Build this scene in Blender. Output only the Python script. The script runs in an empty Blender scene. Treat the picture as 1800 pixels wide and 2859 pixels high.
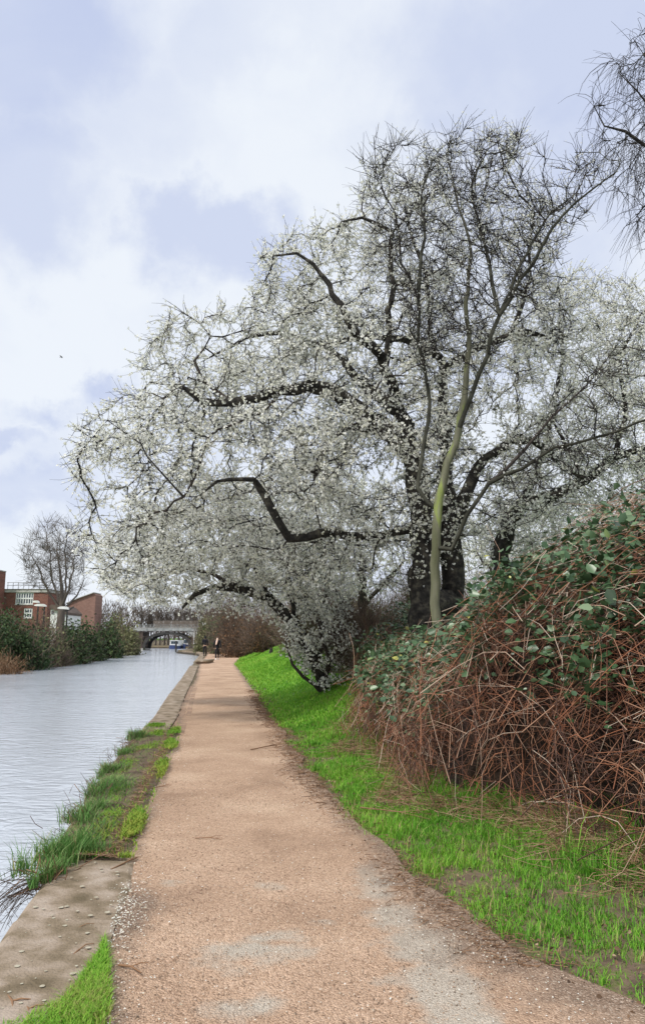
import bpy, math, random
import numpy as np
from mathutils import Vector, Matrix
from mathutils.kdtree import KDTree
rng = np.random.default_rng(7); random.seed(7)
C = bpy.context.scene.collection
PI = math.pi
# ------------------------------------------------------------------ camera
F = 2100.0; CX = 900.0; CY = 1429.5; HZ = 1782.0; EYE = 1.6
PITCH = math.atan((HZ-CY)/F)
cd = bpy.data.cameras.new('camera'); cam = bpy.data.objects.new('camera', cd); C.objects.link(cam)
cam.location = (0, 0, EYE); cam.rotation_euler = (PI/2+PITCH, 0, 0)
cd.sensor_fit = 'VERTICAL'; cd.sensor_height = 36; cd.lens = 36*F/2859; cd.clip_end = 9000; cd.clip_start = 0.05
bpy.context.scene.camera = cam
_fw = np.array([0, math.cos(PITCH), math.sin(PITCH)]); _up = np.array([0, -math.sin(PITCH), math.cos(PITCH)]); _rt = np.array([1., 0, 0])
def ray(px, py):
    px = np.asarray(px, float)[..., None]; py = np.asarray(py, float)[..., None]
    return _fw + _rt*(px-CX)/F + _up*(CY-py)/F
def P(px, py, Y):                    # world point seen at (px,py) standing Y metres ahead
    d = ray(px, py); return np.array([0, 0, EYE]) + d*(np.asarray(Y, float)[..., None]/d[..., 1:2])
def G(px, py, z=0.0):                # ground point
    d = ray(px, py); return np.array([0, 0, EYE]) + d*((z-EYE)/d[..., 2:3])
# ------------------------------------------------------------------ sky, sun, exposure
sc = bpy.context.scene
w = bpy.data.worlds.new('World'); sc.world = w; w.use_nodes = True
SUN_EL, SUN_AZ = math.radians(48), math.radians(-140)     # azimuth from +Y towards +X
def build_world():
    nt = w.node_tree; nt.nodes.clear(); N = nt.nodes.new; L = nt.links.new
    out = N('ShaderNodeOutputWorld'); mix = N('ShaderNodeMixShader')
    sky = N('ShaderNodeTexSky'); sky.sky_type = 'NISHITA'; sky.sun_disc = False
    sky.sun_elevation = SUN_EL; sky.sun_rotation = SUN_AZ
    b1 = N('ShaderNodeBackground'); b1.inputs[1].default_value = 0.1; L(sky.outputs[0], b1.inputs[0])
    b2 = N('ShaderNodeBackground'); b2.inputs[1].default_value = 1.0
    tc = N('ShaderNodeTexCoord')
    # direction flattened onto a cloud deck
    sep = N('ShaderNodeSeparateXYZ'); L(tc.outputs['Generated'], sep.inputs[0])
    add = N('ShaderNodeMath'); add.operation = 'ADD'; add.inputs[1].default_value = 0.35
    ab = N('ShaderNodeMath'); ab.operation = 'ABSOLUTE'; L(sep.outputs[2], ab.inputs[0]); L(ab.outputs[0], add.inputs[0])
    dx = N('ShaderNodeMath'); dx.operation = 'DIVIDE'; L(sep.outputs[0], dx.inputs[0]); L(add.outputs[0], dx.inputs[1])
    dy = N('ShaderNodeMath'); dy.operation = 'DIVIDE'; L(sep.outputs[1], dy.inputs[0]); L(add.outputs[0], dy.inputs[1])
    cmb = N('ShaderNodeCombineXYZ'); L(dx.outputs[0], cmb.inputs[0]); L(dy.outputs[0], cmb.inputs[1])
    n1 = N('ShaderNodeTexNoise'); n1.inputs['Scale'].default_value = 1.7; n1.inputs['Detail'].default_value = 8; n1.inputs['Roughness'].default_value = .55; n1.inputs['Distortion'].default_value = .3
    mp = N('ShaderNodeMapping'); mp.inputs['Location'].default_value = (3.1, 1.7, 0); L(cmb.outputs[0], mp.inputs[0]); L(mp.outputs[0], n1.inputs[0])
    n2 = N('ShaderNodeTexNoise'); n2.inputs['Scale'].default_value = 4.2; n2.inputs['Detail'].default_value = 8; n2.inputs['Roughness'].default_value = .58
    L(tc.outputs['Generated'], n2.inputs[0])
    # jitter the direction with noise so that the cloud gaps have ragged edges
    sub = N('ShaderNodeVectorMath'); sub.operation = 'SUBTRACT'; L(n2.outputs['Color'], sub.inputs[0]); sub.inputs[1].default_value = (.5, .5, .5)
    scl = N('ShaderNodeVectorMath'); scl.operation = 'SCALE'; scl.inputs['Scale'].default_value = .42; L(sub.outputs[0], scl.inputs[0])
    jd = N('ShaderNodeVectorMath'); jd.operation = 'ADD'; L(tc.outputs['Generated'], jd.inputs[0]); L(scl.outputs[0], jd.inputs[1])
    gaps = [(1560, 130, .26, .8, .75), (80, 100, .2, .75, .8), (90, 520, .17, .7, .6), (250, 1050, .10, .9, .4), (620, 690, .10, .75, .7), (80, 1380, .12, .5, .4), (1240, 300, .12, .6, .7), (420, 330, .16, .35, .7), (1500, 620, .15, .4, 1), (20, 1150, .07, .6, .4), (760, 90, .14, .3, .6)]
    acc = None
    for (px, py, r, amp, ysq) in gaps:
        d = ray(px, py); d = d/np.linalg.norm(d)
        s = N('ShaderNodeVectorMath'); s.operation = 'SUBTRACT'; L(jd.outputs[0], s.inputs[0]); s.inputs[1].default_value = tuple(d)
        m = N('ShaderNodeVectorMath'); m.operation = 'MULTIPLY'; L(s.outputs[0], m.inputs[0]); m.inputs[1].default_value = (1, 1, 1/ysq)
        ln = N('ShaderNodeVectorMath'); ln.operation = 'LENGTH'; L(m.outputs[0], ln.inputs[0])
        mr = N('ShaderNodeMapRange'); mr.interpolation_type = 'SMOOTHSTEP'
        mr.inputs['From Min'].default_value = r*1.15; mr.inputs['From Max'].default_value = r*.35; mr.inputs['To Max'].default_value = amp
        L(ln.outputs['Value'], mr.inputs[0])
        if acc is None: acc = mr.outputs[0]
        else:
            mx = N('ShaderNodeMath'); mx.operation = 'MAXIMUM'; L(acc, mx.inputs[0]); L(mr.outputs[0], mx.inputs[1]); acc = mx.outputs[0]
    r1 = N('ShaderNodeMapRange'); r1.inputs['From Min'].default_value = .45; r1.inputs['From Max'].default_value = .8; r1.inputs['To Max'].default_value = .7; L(n1.outputs[0], r1.inputs[0])
    sm = N('ShaderNodeMath'); sm.operation = 'ADD'; sm.use_clamp = True; L(acc, sm.inputs[0]); L(r1.outputs[0], sm.inputs[1])
    cr = N('ShaderNodeValToRGB'); e = cr.color_ramp.elements
    e[0].position = 0; e[0].color = (.86, .905, .97, 1); e[1].position = 1; e[1].color = (.56, .63, .84, 1)
    L(sm.outputs[0], cr.inputs[0]); L(cr.outputs[0], b2.inputs[0])
    mix.inputs[0].default_value = .93
    L(b1.outputs[0], mix.inputs[1]); L(b2.outputs[0], mix.inputs[2]); L(mix.outputs[0], out.inputs[0])
build_world()
sl = bpy.data.lights.new('sun', 'SUN'); sl.energy = 3.1; sl.angle = math.radians(9); sl.color = (1, .95, .87)
so = bpy.data.objects.new('sun', sl); C.objects.link(so)
_sd = Vector((math.sin(SUN_AZ)*math.cos(SUN_EL), math.cos(SUN_AZ)*math.cos(SUN_EL), math.sin(SUN_EL)))
so.rotation_euler = _sd.to_track_quat('Z', 'Y').to_euler(); so.location = (0, -10, 30)
sc.view_settings.view_transform = 'Standard'; sc.view_settings.look = 'None'; sc.view_settings.exposure = 0.08; sc.view_settings.gamma = 1
sc.view_settings.use_curve_mapping = False
# ------------------------------------------------------------------ materials
def ramp(nt, stops):
    r = nt.nodes.new('ShaderNodeValToRGB'); el = r.color_ramp.elements
    while len(el) < len(stops): el.new(.5)
    for e, (p, c) in zip(el, stops): e.position = p; e.color = (*c, 1)
    return r
def mat(name, stops, rough=.8, scale=None, bump=0, bscale=None, attr=None, trans=0, spec=.3, detail=5, coord='Object', metal=0, stretch=None):
    m = bpy.data.materials.new(name); m.use_nodes = True; nt = m.node_tree; L = nt.links.new
    b = nt.nodes['Principled BSDF']; b.inputs['Roughness'].default_value = rough; b.inputs['Specular IOR Level'].default_value = spec
    b.inputs['Metallic'].default_value = metal
    if not isinstance(stops[0], tuple): stops = [(0, tuple(stops))]
    if len(stops) == 1:
        b.inputs['Base Color'].default_value = (*stops[0][1], 1); col = None
    else:
        r = ramp(nt, stops); col = r.outputs[0]
        if attr:
            a = nt.nodes.new('ShaderNodeAttribute'); a.attribute_name = attr; L(a.outputs['Fac'], r.inputs[0])
        else:
            tc = nt.nodes.new('ShaderNodeTexCoord'); n = nt.nodes.new('ShaderNodeTexNoise'); n.inputs['Scale'].default_value = scale or 5; n.inputs['Detail'].default_value = detail
            if stretch:
                mp = nt.nodes.new('ShaderNodeMapping'); mp.inputs['Scale'].default_value = stretch; L(tc.outputs[coord], mp.inputs[0]); L(mp.outputs[0], n.inputs[0])
            else: L(tc.outputs[coord], n.inputs[0])
            L(n.outputs[0], r.inputs[0])
        L(col, b.inputs['Base Color'])
    if bump:
        tc = nt.nodes.new('ShaderNodeTexCoord'); n = nt.nodes.new('ShaderNodeTexNoise'); n.inputs['Scale'].default_value = bscale or 20; n.inputs['Detail'].default_value = 6
        L(tc.outputs[coord], n.inputs[0]); bp = nt.nodes.new('ShaderNodeBump'); bp.inputs['Distance'].default_value = bump
        L(n.outputs[0], bp.inputs['Height']); L(bp.outputs[0], b.inputs['Normal'])
    if trans:
        t = nt.nodes.new('ShaderNodeBsdfTranslucent'); mx = nt.nodes.new('ShaderNodeMixShader'); mx.inputs[0].default_value = trans
        if col: L(col, t.inputs[0])
        else: t.inputs[0].default_value = (*stops[0][1], 1)
        o = nt.nodes['Material Output']; L(b.outputs[0], mx.inputs[1]); L(t.outputs[0], mx.inputs[2]); L(mx.outputs[0], o.inputs[0])
    return m
M = {}
M['petal'] = mat('petal', [(0, (.74, .74, .58)), (.3, (.89, .89, .81)), (1, (.95, .95, .92))], .7, attr='rnd', trans=.45, spec=.2)
M['bark'] = mat('dark_bark', [(.3, (.012, .011, .010)), (.5, (.03, .027, .024)), (.68, (.09, .082, .062))], .9, scale=9, bump=.05, bscale=14)
M['bark_green'] = mat('green_bark', [(.3, (.09, .095, .05)), (.5, (.15, .15, .10)), (.62, (.22, .27, .07)), (.8, (.25, .25, .19))], .85, scale=2.2, bump=.006, bscale=40, stretch=(3, 3, .6))
M['bark_mid'] = mat('grey_brown_bark', [(.3, (.018, .018, .013)), (.55, (.04, .04, .028)), (.8, (.085, .085, .065))], .85, scale=5, bump=.008, bscale=30)
M['twig'] = mat('twig', [(0, (.010, .009, .008)), (.7, (.024, .02, .018)), (1, (.06, .048, .04))], .85, attr='rnd')
M['twig_brown'] = mat('twig_brown', [(0, (.05, .035, .028)), (.6, (.14, .10, .08)), (1, (.26, .2, .15))], .85, attr='rnd')
M['twig_grey'] = mat('twig_grey', [(0, (.07, .06, .055)), (1, (.16, .13, .11))], .85, attr='rnd')
M['twig_pale'] = mat('pale_twig', [(0, (.10, .09, .085)), (1, (.20, .17, .15))], .85, attr='rnd')
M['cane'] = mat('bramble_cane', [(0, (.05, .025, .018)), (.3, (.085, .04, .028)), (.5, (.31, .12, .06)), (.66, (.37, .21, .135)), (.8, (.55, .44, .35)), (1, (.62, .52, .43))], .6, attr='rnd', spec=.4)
M['bleaf'] = mat('bramble_leaf', [(0, (.02, .045, .018)), (.35, (.045, .10, .04)), (.65, (.09, .165, .075)), (.85, (.18, .26, .14)), (.95, (.22, .30, .09)), (1, (.45, .45, .12))], .38, attr='rnd', trans=.12, spec=.6)
M['grass'] = mat('grass', [(0, (.055, .17, .018)), (.45, (.14, .38, .03)), (.84, (.30, .55, .06)), (.95, (.32, .42, .08)), (1, (.45, .34, .17))], .6, attr='rnd', trans=.35, spec=.3)
M['tussock'] = mat('tussock', [(0, (.04, .12, .02)), (.6, (.12, .27, .06)), (.85, (.28, .36, .14)), (1, (.5, .42, .22))], .6, attr='rnd', trans=.25)
M['straw'] = mat('straw', [(0, (.10, .055, .03)), (.5, (.28, .16, .09)), (1, (.48, .34, .22))], .8, attr='rnd')
M['moss'] = mat('moss', [(0, (.05, .17, .012)), (.6, (.13, .31, .025)), (1, (.32, .36, .06))], .8, attr='rnd', trans=.2)
M['litter'] = mat('thicket_shade', [(.3, (.012, .008, .006)), (.5, (.03, .019, .014)), (.7, (.07, .045, .032))], .95, scale=14, bump=.03, bscale=25)  # near-black brown, paints the shade deep inside the bramble bank
M['dark_leaf'] = mat('evergreen_leaf', [(0, (.018, .035, .012)), (.6, (.045, .085, .028)), (1, (.11, .15, .055))], .6, attr='rnd', trans=.1)
M['olive_leaf'] = mat('olive_leaf', [(0, (.07, .08, .035)), (.6, (.17, .18, .08)), (1, (.32, .31, .16))], .7, attr='rnd', trans=.2)
M['rust_leaf'] = mat('rust_leaf', [(0, (.04, .02, .012)), (.6, (.13, .07, .035)), (1, (.25, .13, .06))], .8, attr='rnd')
M['brick'] = None
M['stone'] = mat('coping_stone', [(.3, (.13, .10, .06)), (.45, (.22, .17, .115)), (.55, (.31, .245, .185)), (.7, (.40, .33, .27))], .9, scale=5, bump=.01, bscale=60, detail=8)
M['sett'] = mat('sett_stone', [(.3, (.2, .13, .095)), (.7, (.36, .25, .18))], .9, scale=6, bump=.004, bscale=60)
M['lichen'] = mat('lichen', [(.3, (.33, .29, .21)), (.6, (.45, .42, .33))], .95, scale=30)
M['wall_face'] = mat('wall_face', [(.3, (.03, .025, .02)), (.7, (.10, .08, .06))], .9, scale=4, bump=.02, bscale=12)
M['concrete'] = mat('concrete', [(.3, (.35, .34, .32)), (.7, (.5, .49, .46))], .85, scale=3)
M['white'] = mat('white_paint', [(.3, (.62, .63, .62)), (.7, (.78, .79, .78))], .6, scale=2)
M['girder'] = mat('girder_paint', [(.35, (.17, .18, .18)), (.6, (.34, .35, .35))], .7, scale=1.5, detail=8)
M['iron'] = mat('dark_iron', [(.3, (.02, .02, .02)), (.7, (.06, .058, .055))], .7, scale=2)
M['paling'] = mat('paling', [(.3, (.14, .11, .09)), (.7, (.36, .31, .27))], .8, scale=.7)
M['blackbrick'] = mat('stained_brick', [(.3, (.045, .035, .03)), (.7, (.12, .09, .075))], .9, scale=1.2)
M['glass'] = mat('window_glass', [(0, (.05, .07, .09))], .08, spec=.9)
M['slate'] = mat('slate_roof', [(.3, (.08, .06, .05)), (.7, (.15, .11, .09))], .8, scale=2)
M['black_cloth'] = mat('black_cloth', [(.3, (.006, .007, .01)), (.7, (.016, .017, .024))], .85, scale=8)
M['skin'] = mat('skin', [(0, (.42, .27, .2))], .6)
M['pale_cloth'] = mat('pale_cloth', [(.3, (.62, .42, .34)), (.7, (.75, .58, .48))], .8, scale=10)
M['blue'] = mat('blue_paint', [(0, (.035, .055, .14))], .5)
M['orange'] = mat('orange_brown', [(0, (.35, .1, .04))], .6)
M['hair'] = mat('dark_hair', [(0, (.012, .009, .008))], .7)
def bark_blend():     # algae green low on the bole, grey-brown above
    m = M['bark_green']; nt = m.node_tree; L = nt.links.new; b = nt.nodes['Principled BSDF']; src = b.inputs['Base Color'].links[0].from_socket
    g = nt.nodes.new('ShaderNodeNewGeometry'); sp = nt.nodes.new('ShaderNodeSeparateXYZ'); L(g.outputs['Position'], sp.inputs[0])
    mr = nt.nodes.new('ShaderNodeMapRange'); mr.inputs['From Min'].default_value = 3.6; mr.inputs['From Max'].default_value = 7.5; L(sp.outputs[2], mr.inputs[0])
    mx = nt.nodes.new('ShaderNodeMix'); mx.data_type = 'RGBA'; L(mr.outputs[0], mx.inputs[0]); L(src, mx.inputs['A']); mx.inputs['B'].default_value = (.06, .058, .04, 1); L(mx.outputs['Result'], b.inputs['Base Color'])
bark_blend()
def brick_mat(c1=(.20, .07, .05), c2=(.13, .045, .035)):
    m = bpy.data.materials.new('brickwork'); m.use_nodes = True; nt = m.node_tree; L = nt.links.new; b = nt.nodes['Principled BSDF']
    tc = nt.nodes.new('ShaderNodeTexCoord'); mp = nt.nodes.new('ShaderNodeMapping'); mp.inputs['Rotation'].default_value = (PI/2, 0, 0)
    br = nt.nodes.new('ShaderNodeTexBrick'); br.inputs['Scale'].default_value = 1.6; br.inputs['Mortar Size'].default_value = .012
    br.inputs['Color1'].default_value = (*c1, 1); br.inputs['Color2'].default_value = (*c2, 1); br.inputs['Mortar'].default_value = (.3, .22, .18, 1)
    L(tc.outputs['Object'], mp.inputs[0]); L(mp.outputs[0], br.inputs[0]); L(br.outputs[0], b.inputs['Base Color']); b.inputs['Roughness'].default_value = .9
    return m
M['brick'] = brick_mat(); M['brick_pale'] = brick_mat((.27, .15, .12), (.21, .11, .09))
def path_mat():
    m = bpy.data.materials.new('bound_gravel'); m.use_nodes = True; nt = m.node_tree; L = nt.links.new; N = nt.nodes.new; b = nt.nodes['Principled BSDF']
    tc = N('ShaderNodeTexCoord')
    n = N('ShaderNodeTexNoise'); n.inputs['Scale'].default_value = .9; n.inputs['Detail'].default_value = 9; n.inputs['Roughness'].default_value = .6; L(tc.outputs['Object'], n.inputs[0])
    r = ramp(nt, [(.3, (.35, .235, .165)), (.45, (.47, .325, .23)), (.55, (.52, .365, .262)), (.72, (.62, .46, .34))]); L(n.outputs[0], r.inputs[0])
    # single bits of aggregate
    v = N('ShaderNodeTexVoronoi'); v.inputs['Scale'].default_value = 115; L(tc.outputs['Object'], v.inputs[0])
    sv = N('ShaderNodeSeparateColor'); L(v.outputs['Color'], sv.inputs[0])
    rv = ramp(nt, [(0, (.6, .54, .5)), (.16, (.84, .80, .77)), (.5, (1, 1, 1)), (.8, (1.1, 1.08, 1.04)), (.95, (1.3, 1.32, 1.35))]); L(sv.outputs[0], rv.inputs[0])
    mul = N('ShaderNodeMix'); mul.data_type = 'RGBA'; mul.blend_type = 'MULTIPLY'; mul.inputs[0].default_value = 1
    L(r.outputs[0], mul.inputs['A']); L(rv.outputs[0], mul.inputs['B'])
    # worn pale patches where the bare base shows
    at = N('ShaderNodeAttribute'); at.attribute_name = 'worn'
    n3 = N('ShaderNodeTexNoise'); n3.inputs['Scale'].default_value = 5; n3.inputs['Detail'].default_value = 8; n3.inputs['Roughness'].default_value = .65; L(tc.outputs['Object'], n3.inputs[0])
    ad = N('ShaderNodeMath'); ad.operation = 'MULTIPLY_ADD'; L(n3.outputs[0], ad.inputs[0]); ad.inputs[1].default_value = 1.6; ad.inputs[2].default_value = -.8
    a2 = N('ShaderNodeMath'); a2.operation = 'ADD'; L(ad.outputs[0], a2.inputs[0]); L(at.outputs['Fac'], a2.inputs[1])
    mr = N('ShaderNodeMapRange'); mr.inputs['From Min'].default_value = .30; mr.inputs['From Max'].default_value = .78; mr.inputs['To Max'].default_value = .9; L(a2.outputs[0], mr.inputs[0])
    v2 = N('ShaderNodeTexVoronoi'); v2.inputs['Scale'].default_value = 140; L(tc.outputs['Object'], v2.inputs[0]); s2 = N('ShaderNodeSeparateColor'); L(v2.outputs['Color'], s2.inputs[0])
    rp = ramp(nt, [(0, (.38, .33, .27)), (1, (.60, .54, .46))]); L(s2.outputs[0], rp.inputs[0])
    mw = N('ShaderNodeMix'); mw.data_type = 'RGBA'; L(mr.outputs[0], mw.inputs[0]); L(mul.outputs['Result'], mw.inputs['A']); L(rp.outputs[0], mw.inputs['B'])
    # soil trodden in along the sides
    ae = N('ShaderNodeAttribute'); ae.attribute_name = 'soil'
    a3 = N('ShaderNodeMath'); a3.operation = 'ADD'; L(ad.outputs[0], a3.inputs[0]); L(ae.outputs['Fac'], a3.inputs[1])
    m3 = N('ShaderNodeMapRange'); m3.inputs['From Min'].default_value = .35; m3.inputs['From Max'].default_value = 1.0; m3.inputs['To Max'].default_value = .85; L(a3.outputs[0], m3.inputs[0])
    rs = ramp(nt, [(0, (.13, .09, .065)), (.75, (.27, .19, .14)), (1, (.45, .37, .3))]); L(sv.outputs[1], rs.inputs[0])
    ms = N('ShaderNodeMix'); ms.data_type = 'RGBA'; L(m3.outputs[0], ms.inputs[0]); L(mw.outputs['Result'], ms.inputs['A']); L(rs.outputs[0], ms.inputs['B'])
    L(ms.outputs['Result'], b.inputs['Base Color']); b.inputs['Roughness'].default_value = .9; b.inputs['Specular IOR Level'].default_value = .2
    bp = N('ShaderNodeBump'); bp.inputs['Distance'].default_value = .012; bp.inputs['Strength'].default_value = .8; L(v.outputs['Distance'], bp.inputs['Height'])
    bp.invert = True; L(bp.outputs[0], b.inputs['Normal'])
    return m
M['path'] = path_mat()
M['soil'] = mat('soil', [(.3, (.07, .05, .033)), (.5, (.16, .115, .08)), (.62, (.12, .13, .045)), (.8, (.26, .2, .14))], .95, scale=7, bump=.02, bscale=30, detail=9)
M['turf'] = mat('turf', [(.3, (.05, .12, .015)), (.5, (.09, .22, .02)), (.7, (.14, .24, .04))], .95, scale=2.5, bump=.02, bscale=20, detail=8)
def water_mat():
    m = bpy.data.materials.new('canal_water'); m.use_nodes = True; nt = m.node_tree; L = nt.links.new; N = nt.nodes.new; b = nt.nodes['Principled BSDF']
    b.inputs['Base Color'].default_value = (.50, .54, .60, 1); b.inputs['Roughness'].default_value = .12; b.inputs['IOR'].default_value = 2.1; b.inputs['Specular IOR Level'].default_value = .6
    tc = N('ShaderNodeTexCoord'); mp = N('ShaderNodeMapping'); mp.inputs['Scale'].default_value = (1.9, 4.6, 1); mp.inputs['Rotation'].default_value = (0, 0, .12); L(tc.outputs['Object'], mp.inputs[0])
    n = N('ShaderNodeTexNoise'); n.inputs['Scale'].default_value = 1.0; n.inputs['Detail'].default_value = 5; n.inputs['Distortion'].default_value = 1.4; L(mp.outputs[0], n.inputs[0])
    n2 = N('ShaderNodeTexNoise'); n2.inputs['Scale'].default_value = .28; n2.inputs['Detail'].default_value = 2; L(tc.outputs['Object'], n2.inputs[0])
    mm = N('ShaderNodeMath'); mm.operation = 'MULTIPLY'; L(n.outputs[0], mm.inputs[0]); L(n2.outputs[0], mm.inputs[1])
    bp = N('ShaderNodeBump'); bp.inputs['Distance'].default_value = .06; L(mm.outputs[0], bp.inputs['Height']); L(bp.outputs[0], b.inputs['Normal'])
    return m
M['water'] = water_mat()
# ------------------------------------------------------------------ mesh helpers
def tagp(o, label=None, cat=None, group=None, kind=None):
    if label: o['label'] = label
    if cat: o['category'] = cat
    if group: o['group'] = group
    if kind: o['kind'] = kind
    return o
def link(name, me, m=None, parent=None):
    if m is not None and not me.materials: me.materials.append(m)
    o = bpy.data.objects.new(name, me); C.objects.link(o)
    if parent is not None: o.parent = parent
    return o
def npmesh(name, V, faces, rnd=None, smooth=False):
    """V (n,3); faces = list of (k,s) int arrays; rnd per vertex"""
    V = np.asarray(V, np.float32)
    me = bpy.data.meshes.new(name); me.vertices.add(len(V)); me.vertices.foreach_set('co', V.ravel())
    faces = [np.asarray(f, np.int32) for f in faces if len(f)]
    lv = np.concatenate([f.ravel() for f in faces]); tot = np.concatenate([np.full(len(f), f.shape[1], np.int32) for f in faces])
    st = np.zeros(len(tot), np.int32); st[1:] = np.cumsum(tot)[:-1]
    me.loops.add(len(lv)); me.loops.foreach_set('vertex_index', lv)
    me.polygons.add(len(tot)); me.polygons.foreach_set('loop_start', st); me.polygons.foreach_set('loop_total', tot)
    if rnd is not None:
        a = me.attributes.new('rnd', 'FLOAT', 'POINT'); a.data.foreach_set('value', np.asarray(rnd, np.float32))
    if smooth: me.polygons.foreach_set('use_smooth', np.ones(len(tot), bool))
    me.update(calc_edges=True); return me
def nrm(a): return a/np.maximum(np.linalg.norm(a, axis=-1, keepdims=True), 1e-9)
def tubes(Pt, R, cid, S, rnd=None, name='tube', smooth=True, bumpy=0):
    """many polylines flattened: Pt (M,3), R (M,), cid (M,) line id in order"""
    Mn = len(Pt); same = cid[1:] == cid[:-1]
    T = np.zeros_like(Pt); d = Pt[1:]-Pt[:-1]; d[~same] = 0
    T[:-1] += d; T[1:] += d; T = nrm(T)
    # one reference per line
    first = np.concatenate([[True], ~same]); idx = np.cumsum(first)-1
    sums = np.zeros((idx[-1]+1, 3)); np.add.at(sums, idx, np.abs(T)); ax = np.argmin(sums, 1); ref = np.eye(3)[ax][idx]
    u = nrm(np.cross(T, ref)); v = np.cross(T, u)
    a = np.arange(S)*2*PI/S
    rr = np.repeat(R[:, None], S, 1)
    if bumpy: rr = rr*(1+bumpy*(rng.random(rr.shape)-.5)*2)
    V = Pt[:, None, :]+rr[..., None]*(np.cos(a)[None, :, None]*u[:, None, :]+np.sin(a)[None, :, None]*v[:, None, :])
    i = np.nonzero(same)[0]; j = np.arange(S); j2 = (j+1) % S
    f = np.stack([i[:, None]*S+j, i[:, None]*S+j2, (i[:, None]+1)*S+j2, (i[:, None]+1)*S+j], -1).reshape(-1, 4)
    rv = None if rnd is None else np.repeat(rnd, S)
    return npmesh(name, V.reshape(-1, 3), [f], rv, smooth)
def batch_tubes(Q, R, S, rnd, name):   # Q (N,K,3) R (N,K) rnd (N,)
    N_, K = Q.shape[:2]
    return tubes(Q.reshape(-1, 3), R.reshape(-1), np.repeat(np.arange(N_), K), S, np.repeat(rnd, K), name)
def rdirs(n): return nrm(rng.normal(size=(n, 3)))
def polys(Cn, size, nv, name, rnd, asp=1.0, normal=None, cup=0):
    """flat little n-gons with random facing"""
    n = len(Cn); nn = rdirs(n) if normal is None else nrm(normal)
    u = nrm(np.cross(nn, rdirs(n))); v = np.cross(nn, u); a = np.arange(nv)*2*PI/nv
    s = np.asarray(size)
    s = np.full(n, s) if s.ndim == 0 else s
    V = Cn[:, None, :]+s[:, None, None]*(np.cos(a)[None, :, None]*u[:, None, :]+asp*np.sin(a)[None, :, None]*v[:, None, :])
    f = np.arange(n*nv).reshape(n, nv)
    return npmesh(name, V.reshape(-1, 3), [f], np.repeat(rnd, nv))
def leaves(Cn, size, name, rnd, up=.4):
    """ovate leaf, folded along its midrib: 6 verts, 4 tris"""
    n = len(Cn); d = rdirs(n); d[:, 2] *= .5; d = nrm(d); nn = rdirs(n); nn[:, 2] = np.abs(nn[:, 2])+up; nn[:, 1] -= .35
    s_ = nrm(np.cross(d, nn)); nn = np.cross(s_, d); L_ = np.asarray(size)[:, None]
    wd = .36*L_; V = np.stack([Cn-d*.5*L_, Cn-d*.2*L_+s_*wd+nn*.10*L_, Cn+d*.18*L_+s_*wd*.8+nn*.09*L_, Cn+d*.55*L_, Cn+d*.18*L_-s_*wd*.8+nn*.09*L_, Cn-d*.2*L_-s_*wd+nn*.10*L_], 1)
    b = np.arange(n)[:, None]*6
    q1 = np.concatenate([b+0, b+3, b+2, b+1], 1); q2 = np.concatenate([b+0, b+5, b+4, b+3], 1)
    return npmesh(name, V.reshape(-1, 3), [q1, q2], np.repeat(rnd, 6))
def blades(B, h, wdt, lean, name, rnd):
    """grass blades: 5 verts, 3 tris"""
    n = len(B); a = rng.random(n)*2*PI; s_ = np.stack([np.cos(a), np.sin(a), 0*a], 1)
    l = np.stack([-np.sin(a), np.cos(a), 0*a], 1)*lean[:, None]; l += rng.normal(size=(n, 3))*[.1, .1, 0]
    up = np.array([0, 0, 1.]); h = h[:, None]; wd = wdt[:, None]
    m_ = B+up*h*.55+l*h*.35; t = B+up*h*.9+l*h*1.1
    V = np.stack([B-s_*wd, B+s_*wd, m_+s_*wd*.75, m_-s_*wd*.75, t], 1); b = np.arange(n)[:, None]*5
    return npmesh(name, V.reshape(-1, 3), [np.concatenate([b, b+1, b+2, b+3], 1), np.concatenate([b+3, b+2, b+4], 1)], np.repeat(rnd, 5))
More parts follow.
